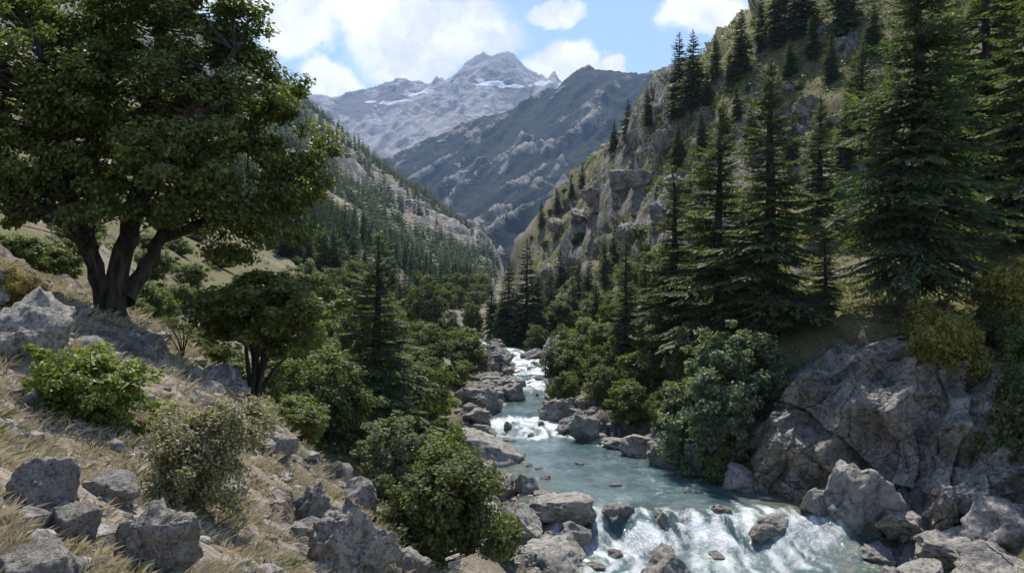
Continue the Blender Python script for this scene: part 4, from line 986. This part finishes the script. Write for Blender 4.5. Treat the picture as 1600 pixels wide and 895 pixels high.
for k, (px, py, wp, hp, lb) in enumerate([(790, 690, 34, 7, 'brown stone barely awash in the pool'), (812, 712, 24, 7, 'small brown stone in the pool beside the left shore'), (822, 728, 26, 7, 'pair stone breaking the pool surface'),
        (842, 733, 14, 5, 'tiny stone in the pool'), (777, 716, 22, 8, 'small pale stone at the left pool edge'), (853, 748, 22, 6, 'flat stone in the pool above the cascade'), (980, 800, 36, 14, 'mossy stone on the lip of the cascade'),
        (1280, 850, 26, 9, 'stone in the riffle beside the smooth dark boulder'), (1330, 862, 30, 9, 'stone in the lower right riffle'), (905, 726, 16, 6, 'small stone in the middle of the blue pool'), (962, 760, 22, 7, 'stone in the pool halfway to the right shore'), (1075, 768, 20, 7, 'stone in the pool near the large bush'),
        (830, 682, 12, 6, 'dark stone just below the middle rapids'), (846, 664, 14, 8, 'stone in the right part of the middle rapids'), (838, 620, 12, 6, 'stone in the pool above the middle rapids'), (842, 594, 14, 7, 'dark stone in the upper rapids'), (826, 578, 12, 6, 'stone near the top of the upper rapids'),
        (960, 868, 30, 10, 'stone in the foam below the cascade'), (1120, 872, 34, 12, 'wet stone in the foam below the right cascade'), (930, 888, 40, 10, 'brown flat stone in the shallows at the bottom edge')]):
    rock_px('river_stone', ROCK_W[k % 3], px, py, wp, hp, lb, 'stones in the river', None, .8, (0, 0, k*1.3), .5)
for k, (px, py, wp, hp, lb) in enumerate([(1225, 150, 46, 34, 'grey outcrop on the grass slope above the fir row'), (1262, 178, 52, 38, 'jagged outcrop beside the half hidden uphill fir'), (1240, 232, 44, 60, 'tall pale rock face under the grass slope'),
        (1296, 205, 40, 44, 'rock knob right of the half hidden uphill fir'), (1205, 128, 30, 22, 'small rock at the top of the outcrops'), (1318, 78, 40, 24, 'rock in the grass near the top edge'), (1288, 52, 34, 18, 'low rock high in the grass near the skyline firs'),
        (1040, 245, 48, 60, 'upright crag under the ridge pair'), (1010, 300, 44, 60, 'crag in the rock face below the ridge'), (1065, 300, 40, 44, 'crag behind the slim fir'), (970, 300, 40, 50, 'crag on the rocky ridge below the pointed fir'),
        (935, 320, 36, 44, 'jagged crag near the lone ridge crest fir'), (905, 345, 34, 40, 'crag low on the rocky ridge'), (875, 365, 30, 34, 'rock tooth near the end of the rocky ridge'), (985, 380, 40, 50, 'grey crag above the right bank firs'), (1035, 350, 36, 50, 'pale crag just left of the slim fir')]):
    p = hit(px, py, 62); sc_ = p[1]/F
    rock('hillside_crag', CRAG[k % 4], (p[0], p[1]+wp*sc_*.3, p[2]+hp*sc_*.12), (wp*sc_*1.25, wp*sc_*1.5, hp*sc_*1.15), lb, 'crags of the right hillside', (.15*math.sin(k), .2*math.sin(k*1.7), k*1.3))
# smaller rocks lining both shores
def shore_rocks():
    rs = np.random.RandomState(41)
    for k in range(110):
        side = rs.rand() < .5; Y = math.exp(rs.uniform(math.log(34), math.log(112))); xl, xr = river(np.array([Y])); d = rs.uniform(.3, 2.8)
        X = (xl[0]-d) if side else (xr[0]+d); z = float(look(X, Y)[0]); s_ = rs.lognormal(-.15, .4)*(.55+Y/120)
        wh = 'by the cascade' if Y < 46 else 'beside the blue pool' if Y < 61 else 'by the middle rapids' if Y < 76 else 'by the upper rapids' if Y < 98 else 'near the river bend'
        lb = 'small angular grey rock on the '+('left' if side else 'right')+' shore '+wh
        rock('shore_rock', ROCK_M[k % 9], (X, Y, z+s_*.12), (s_*1.5, s_*1.2, s_*.85), lb, lb.replace('rock', 'rocks', 1), (rs.normal(0, .2), rs.normal(0, .25), rs.uniform(0, 6.28)))
shore_rocks()
# the rock cliff over the river: a sheet of fractured rock standing in front of the bank
def cliff():
    bp = np.array([(1120, 745, 50), (1180, 772, 47), (1235, 792, 44.6), (1300, 815, 43), (1380, 830, 42.4), (1450, 830, 41), (1520, 825, 39.6), (1600, 815, 38), (1720, 800, 36)])
    tp = np.array([(1175, 665, 52), (1215, 612, 50.5), (1262, 572, 49.5), (1330, 540, 49), (1420, 512, 48.6), (1500, 522, 47.5), (1580, 520, 46.5), (1660, 500, 45.5), (1760, 470, 44)])
    B = np.array([px_pt(*q) for q in bp]); T = np.array([px_pt(*q) for q in tp])
    na, nh = 300, 180; a = np.linspace(0, len(bp)-1, na); h = np.linspace(0, 1, nh)
    Bi = np.stack([np.interp(a, range(len(bp)), B[:, k]) for k in range(3)], 1); Ti = np.stack([np.interp(a, range(len(bp)), T[:, k]) for k in range(3)], 1)
    Bi[:, 2] -= 1.2
    ho = h**1.5                                   # steep foot, leaning back towards the top
    P = np.empty((nh, na, 3)); P[:, :, :2] = Bi[None, :, :2]*(1-ho)[:, None, None]+Ti[None, :, :2]*ho[:, None, None]
    P[:, :, 2] = Bi[None, :, 2]*(1-h)[:, None]+Ti[None, :, 2]*h[:, None]
    N = unit(np.array([-.42, -.85, .30])); P = P.reshape(-1, 3)+N*1.5*np.minimum(1, (1-h.repeat(na))*5)[:, None]
    big = ridged(P/np.array([3.4, 3.4, 8.0])+3, 2)-1.0
    d = big*1.3+fbm(P/np.array([3.2, 3.2, 5.])+5, 3)*1.5+joints(P, [((.75, .25, .45), 2.1, 1.25, .05), ((-.35, .5, .85), 1.5, .8, .02), ((.9, -.5, -.12), 1.15, .6, .04), ((.3, .9, .3), 2.7, .5, .0)])
    d = d+joints(P, [((.8, .3, .5), .55, .20, .05), ((-.3, .4, .9), .42, .16, .04)], 40)+blocks(P/.5+3, .1)*.10+fbm(P/.45, 4)*.09
    fade = np.minimum(1, (1-h.repeat(na))*6)*.9+.1
    P = P+N*(d*fade)[:, None]; P[:, 2] += (-.35*(h.repeat(na) > .93)*(h.repeat(na)-.93)*14)
    P[:, 1] += np.maximum(h.repeat(na)-.9, 0)*14
    o = link('rock_cliff', mesh_np('rock_cliff', P, grid_faces(nh, na), [M_CLIFF], False))
    tag(o, 'shaded fractured rock cliff rising from the river below the tallest fir', 'cliff')
cliff()
# pebbles of the shores: nobody could count them
def scatter_stones():
    rs = np.random.RandomState(77); V, Fc = ico(1); parts = []
    while len(parts) < 2600:
        side = rs.rand() < .6; Y = rs.uniform(33, 112); xl, xr = river(np.array([Y]))
        d = abs(rs.normal(0, 1.3)) - .3; X = (xl[0]-d) if side else (xr[0]+d); z = float(look(X, Y)[0])
        s = rs.lognormal(-2.1, .55)*(.6+Y/90); q = V*(1+rs.normal(0, .12, V.shape))*np.array([s, s*rs.uniform(.6, 1), s*rs.uniform(.4, .7)])
        parts.append((q+np.array([X, Y, z+s*.1]), Fc))
    V, Fc = merge(parts); tag(link('pebbles', mesh_np('pebbles', V, Fc, [M_ROCK], False)), 'grey pebbles and cobbles along the river shores', 'pebbles', None, 'stuff')
scatter_stones()
def near_stones():
    rs = np.random.RandomState(78); V, Fc = ico(2); parts = []
    for _ in range(1500):
        V, Fc = ico(2 if len(parts) % 6 == 0 else 1)
        Y = math.exp(rs.uniform(math.log(3.2), math.log(24))); X = Y*rs.uniform(-.66, -.06); z = float(look(X, Y)[0])
        s = rs.lognormal(-3.5, .75)*(.5+Y/12); q = V*(1+rs.normal(0, .06, V.shape))*np.array([s, s*rs.uniform(.6, 1), s*rs.uniform(.45, .8)])
        parts.append((q+np.array([X, Y, z+s*.15]), Fc))
    V, Fc = merge(parts); tag(link('loose_stones', mesh_np('loose_stones', V, Fc, [M_ROCKN], False)), 'loose small stones strewn over the near slope', 'stones', None, 'stuff')
near_stones()

# ------------------------------------------------------------------ grass
def grass(name, n, yr, ur, hgt, label, mat, seed, rmax=.6, tuft=9, wid=.05, dmin=-.25):
    rs = np.random.RandomState(seed); nt = n//tuft
    Y = np.exp(rs.uniform(math.log(yr[0]), math.log(yr[1]), nt)); X = Y*rs.uniform(ur[0], ur[1], nt)
    r = look(X, Y, R1, R2); dens = fbm(np.stack([X*.9, Y*.9, X*0], 1), 3)
    xl, xr = river(Y); k = (r < rmax) & (dens+rs.normal(0, .16, nt) > dmin) & ((X < xl-.8) | (X > xr+.8)); X, Y = X[k], Y[k]; nt = len(X)
    C = np.stack([X, Y, look(X, Y)-.01], 1); ci = np.repeat(np.arange(nt), tuft); m = nt*tuft
    sc_ = hgt*(.45+Y/yr[1]*1.1)[ci]*rs.uniform(.4, 1.25, m)
    a = rs.uniform(0, 6.28, m); ln = rs.uniform(.15, 1.35, m)
    d = np.stack([np.cos(a)*ln+.12*rs.normal(size=nt)[ci]*3, np.sin(a)*ln+.12*rs.normal(size=nt)[ci]*3, np.full(m, .85)], 1); d = unit(d)*sc_[:, None]
    P = C[ci]+np.stack([np.cos(a), np.sin(a), a*0], 1)*(rs.rand(m)*hgt*.28*(.5+Y[ci]/yr[1]))[:, None]
    wv = unit(np.cross(d, rs.normal(size=(m, 3))))*(sc_*wid)[:, None]
    bend = np.stack([np.cos(a), np.sin(a), a*0-.35], 1)*(sc_*.3*ln)[:, None]
    V = np.stack([P-wv, P+wv, P+d*.6+wv*.6, P+d+bend], 1).reshape(-1, 3)
    tag(link(name, mesh_np(name, V, np.arange(m*4).reshape(m, 4), [mat], False)), label, 'grass', None, 'stuff')
M_GRASSG = leaf_mat('green_grass_blades', [(.07, .085, .025), (.11, .125, .04), (.16, .165, .06), (.22, .20, .09)], .3, .7, .2)
grass('dry_grass', 125000, (2.6, 26), (-.70, -.04), .15, 'dry straw coloured grass tufts on the near left slope', M_GRASS, 1, .5, 13, .012, -.28)
grass('green_grass', 26000, (2.8, 30), (-.70, -.04), .17, 'short green grass between the dry tufts on the near slope', M_GRASSG, 2, .5, 11, .014, .2)
grass('hillside_grass', 60000, (44, 170), (.10, .62), .55, 'yellow green grass on the steep right hillside', M_GRASSG, 3, .6, 9, .05)

def scrub(name, n, yr, xr_, size, label, mat, seed, per=26):
    """low woody scrub hugging the slope, a mass nobody could count"""
    rs = np.random.RandomState(seed)
    Y = np.exp(rs.uniform(math.log(yr[0]), math.log(yr[1]), n)); X = Y*rs.uniform(xr_[0], xr_[1], n)
    f = fbm(np.stack([X/9, Y/12, X*0], 1), 3); a, b = river(Y); k = (f+rs.normal(0, .2, n) > -.05) & ((X > b+3) | (X < a-3)); X, Y = X[k], Y[k]; n = len(X)
    C = np.stack([X, Y, look(X, Y)], 1); ci = np.repeat(np.arange(n), per); m = n*per; R_ = (size*rs.uniform(.5, 1.4, n)*(.7+Y/yr[1]))[ci]
    g = unit(rs.normal(size=(m, 3))); g[:, 2] = np.abs(g[:, 2])*.8; P = C[ci]+g*(R_*rs.rand(m)**.4)[:, None]
    nr = unit(g+np.array([0, 0, .5])+rs.normal(0, .5, (m, 3))); d = unit(np.cross(nr, rs.normal(size=(m, 3)))); sd_ = np.cross(nr, d); ll = (R_*rs.uniform(.28, .55, m))[:, None]
    V, Fc = diamonds(P-d*ll*.5, d*ll, sd_*ll*.34)
    tag(link(name, mesh_np(name, V, Fc, [mat], False)), label, 'scrub', None, 'stuff')
scrub('hillside_scrub', 5600, (60, 330), (.02, .62), .85, 'low patchy scrub covering the rocky right hillside', M_SMALL, 5, 20)
scrub('grass_slope_scrub', 5200, (84, 185), (.16, .52), .62, 'tufts of scrub dotted over the grass slope above the firs', M_SMALL, 9, 14)
scrub('ridge_scrub', 4200, (125, 330), (.015, .24), .8, 'dark scrub clinging to the rock face of the right ridge', M_BUSH, 12, 14)
scrub('slope_scrub', 900, (30, 330), (-.5, -.08), .7, 'low patchy scrub on the left slope behind the large tree', M_BUSH, 6)
# ------------------------------------------------------------------ haze
def haze():
    x0, x1, y0, y1, z0, z1 = -4200., 4200., -60., 7200., -30., 1950.
    V = np.array([(x, y, z) for x in (x0, x1) for y in (y0, y1) for z in (z0, z1)])
    Fc = np.array([(0, 1, 3, 2), (4, 6, 7, 5), (0, 4, 5, 1), (2, 3, 7, 6), (0, 2, 6, 4), (1, 5, 7, 3)])
    m, M = newmat('valley_haze')
    v = M.n('ShaderNodeVolumePrincipled'); v.inputs['Color'].default_value = (.40, .58, .92, 1); v.inputs['Density'].default_value = 0.8e-4; v.inputs['Anisotropy'].default_value = .1
    o = M.n('ShaderNodeOutputMaterial'); M.l(v.outputs[0], o.inputs['Volume'])
    tag(link('haze', mesh_np('haze', V, Fc, [m], False)), 'thin blue haze filling the valley air', 'haze', None, 'stuff')
haze()
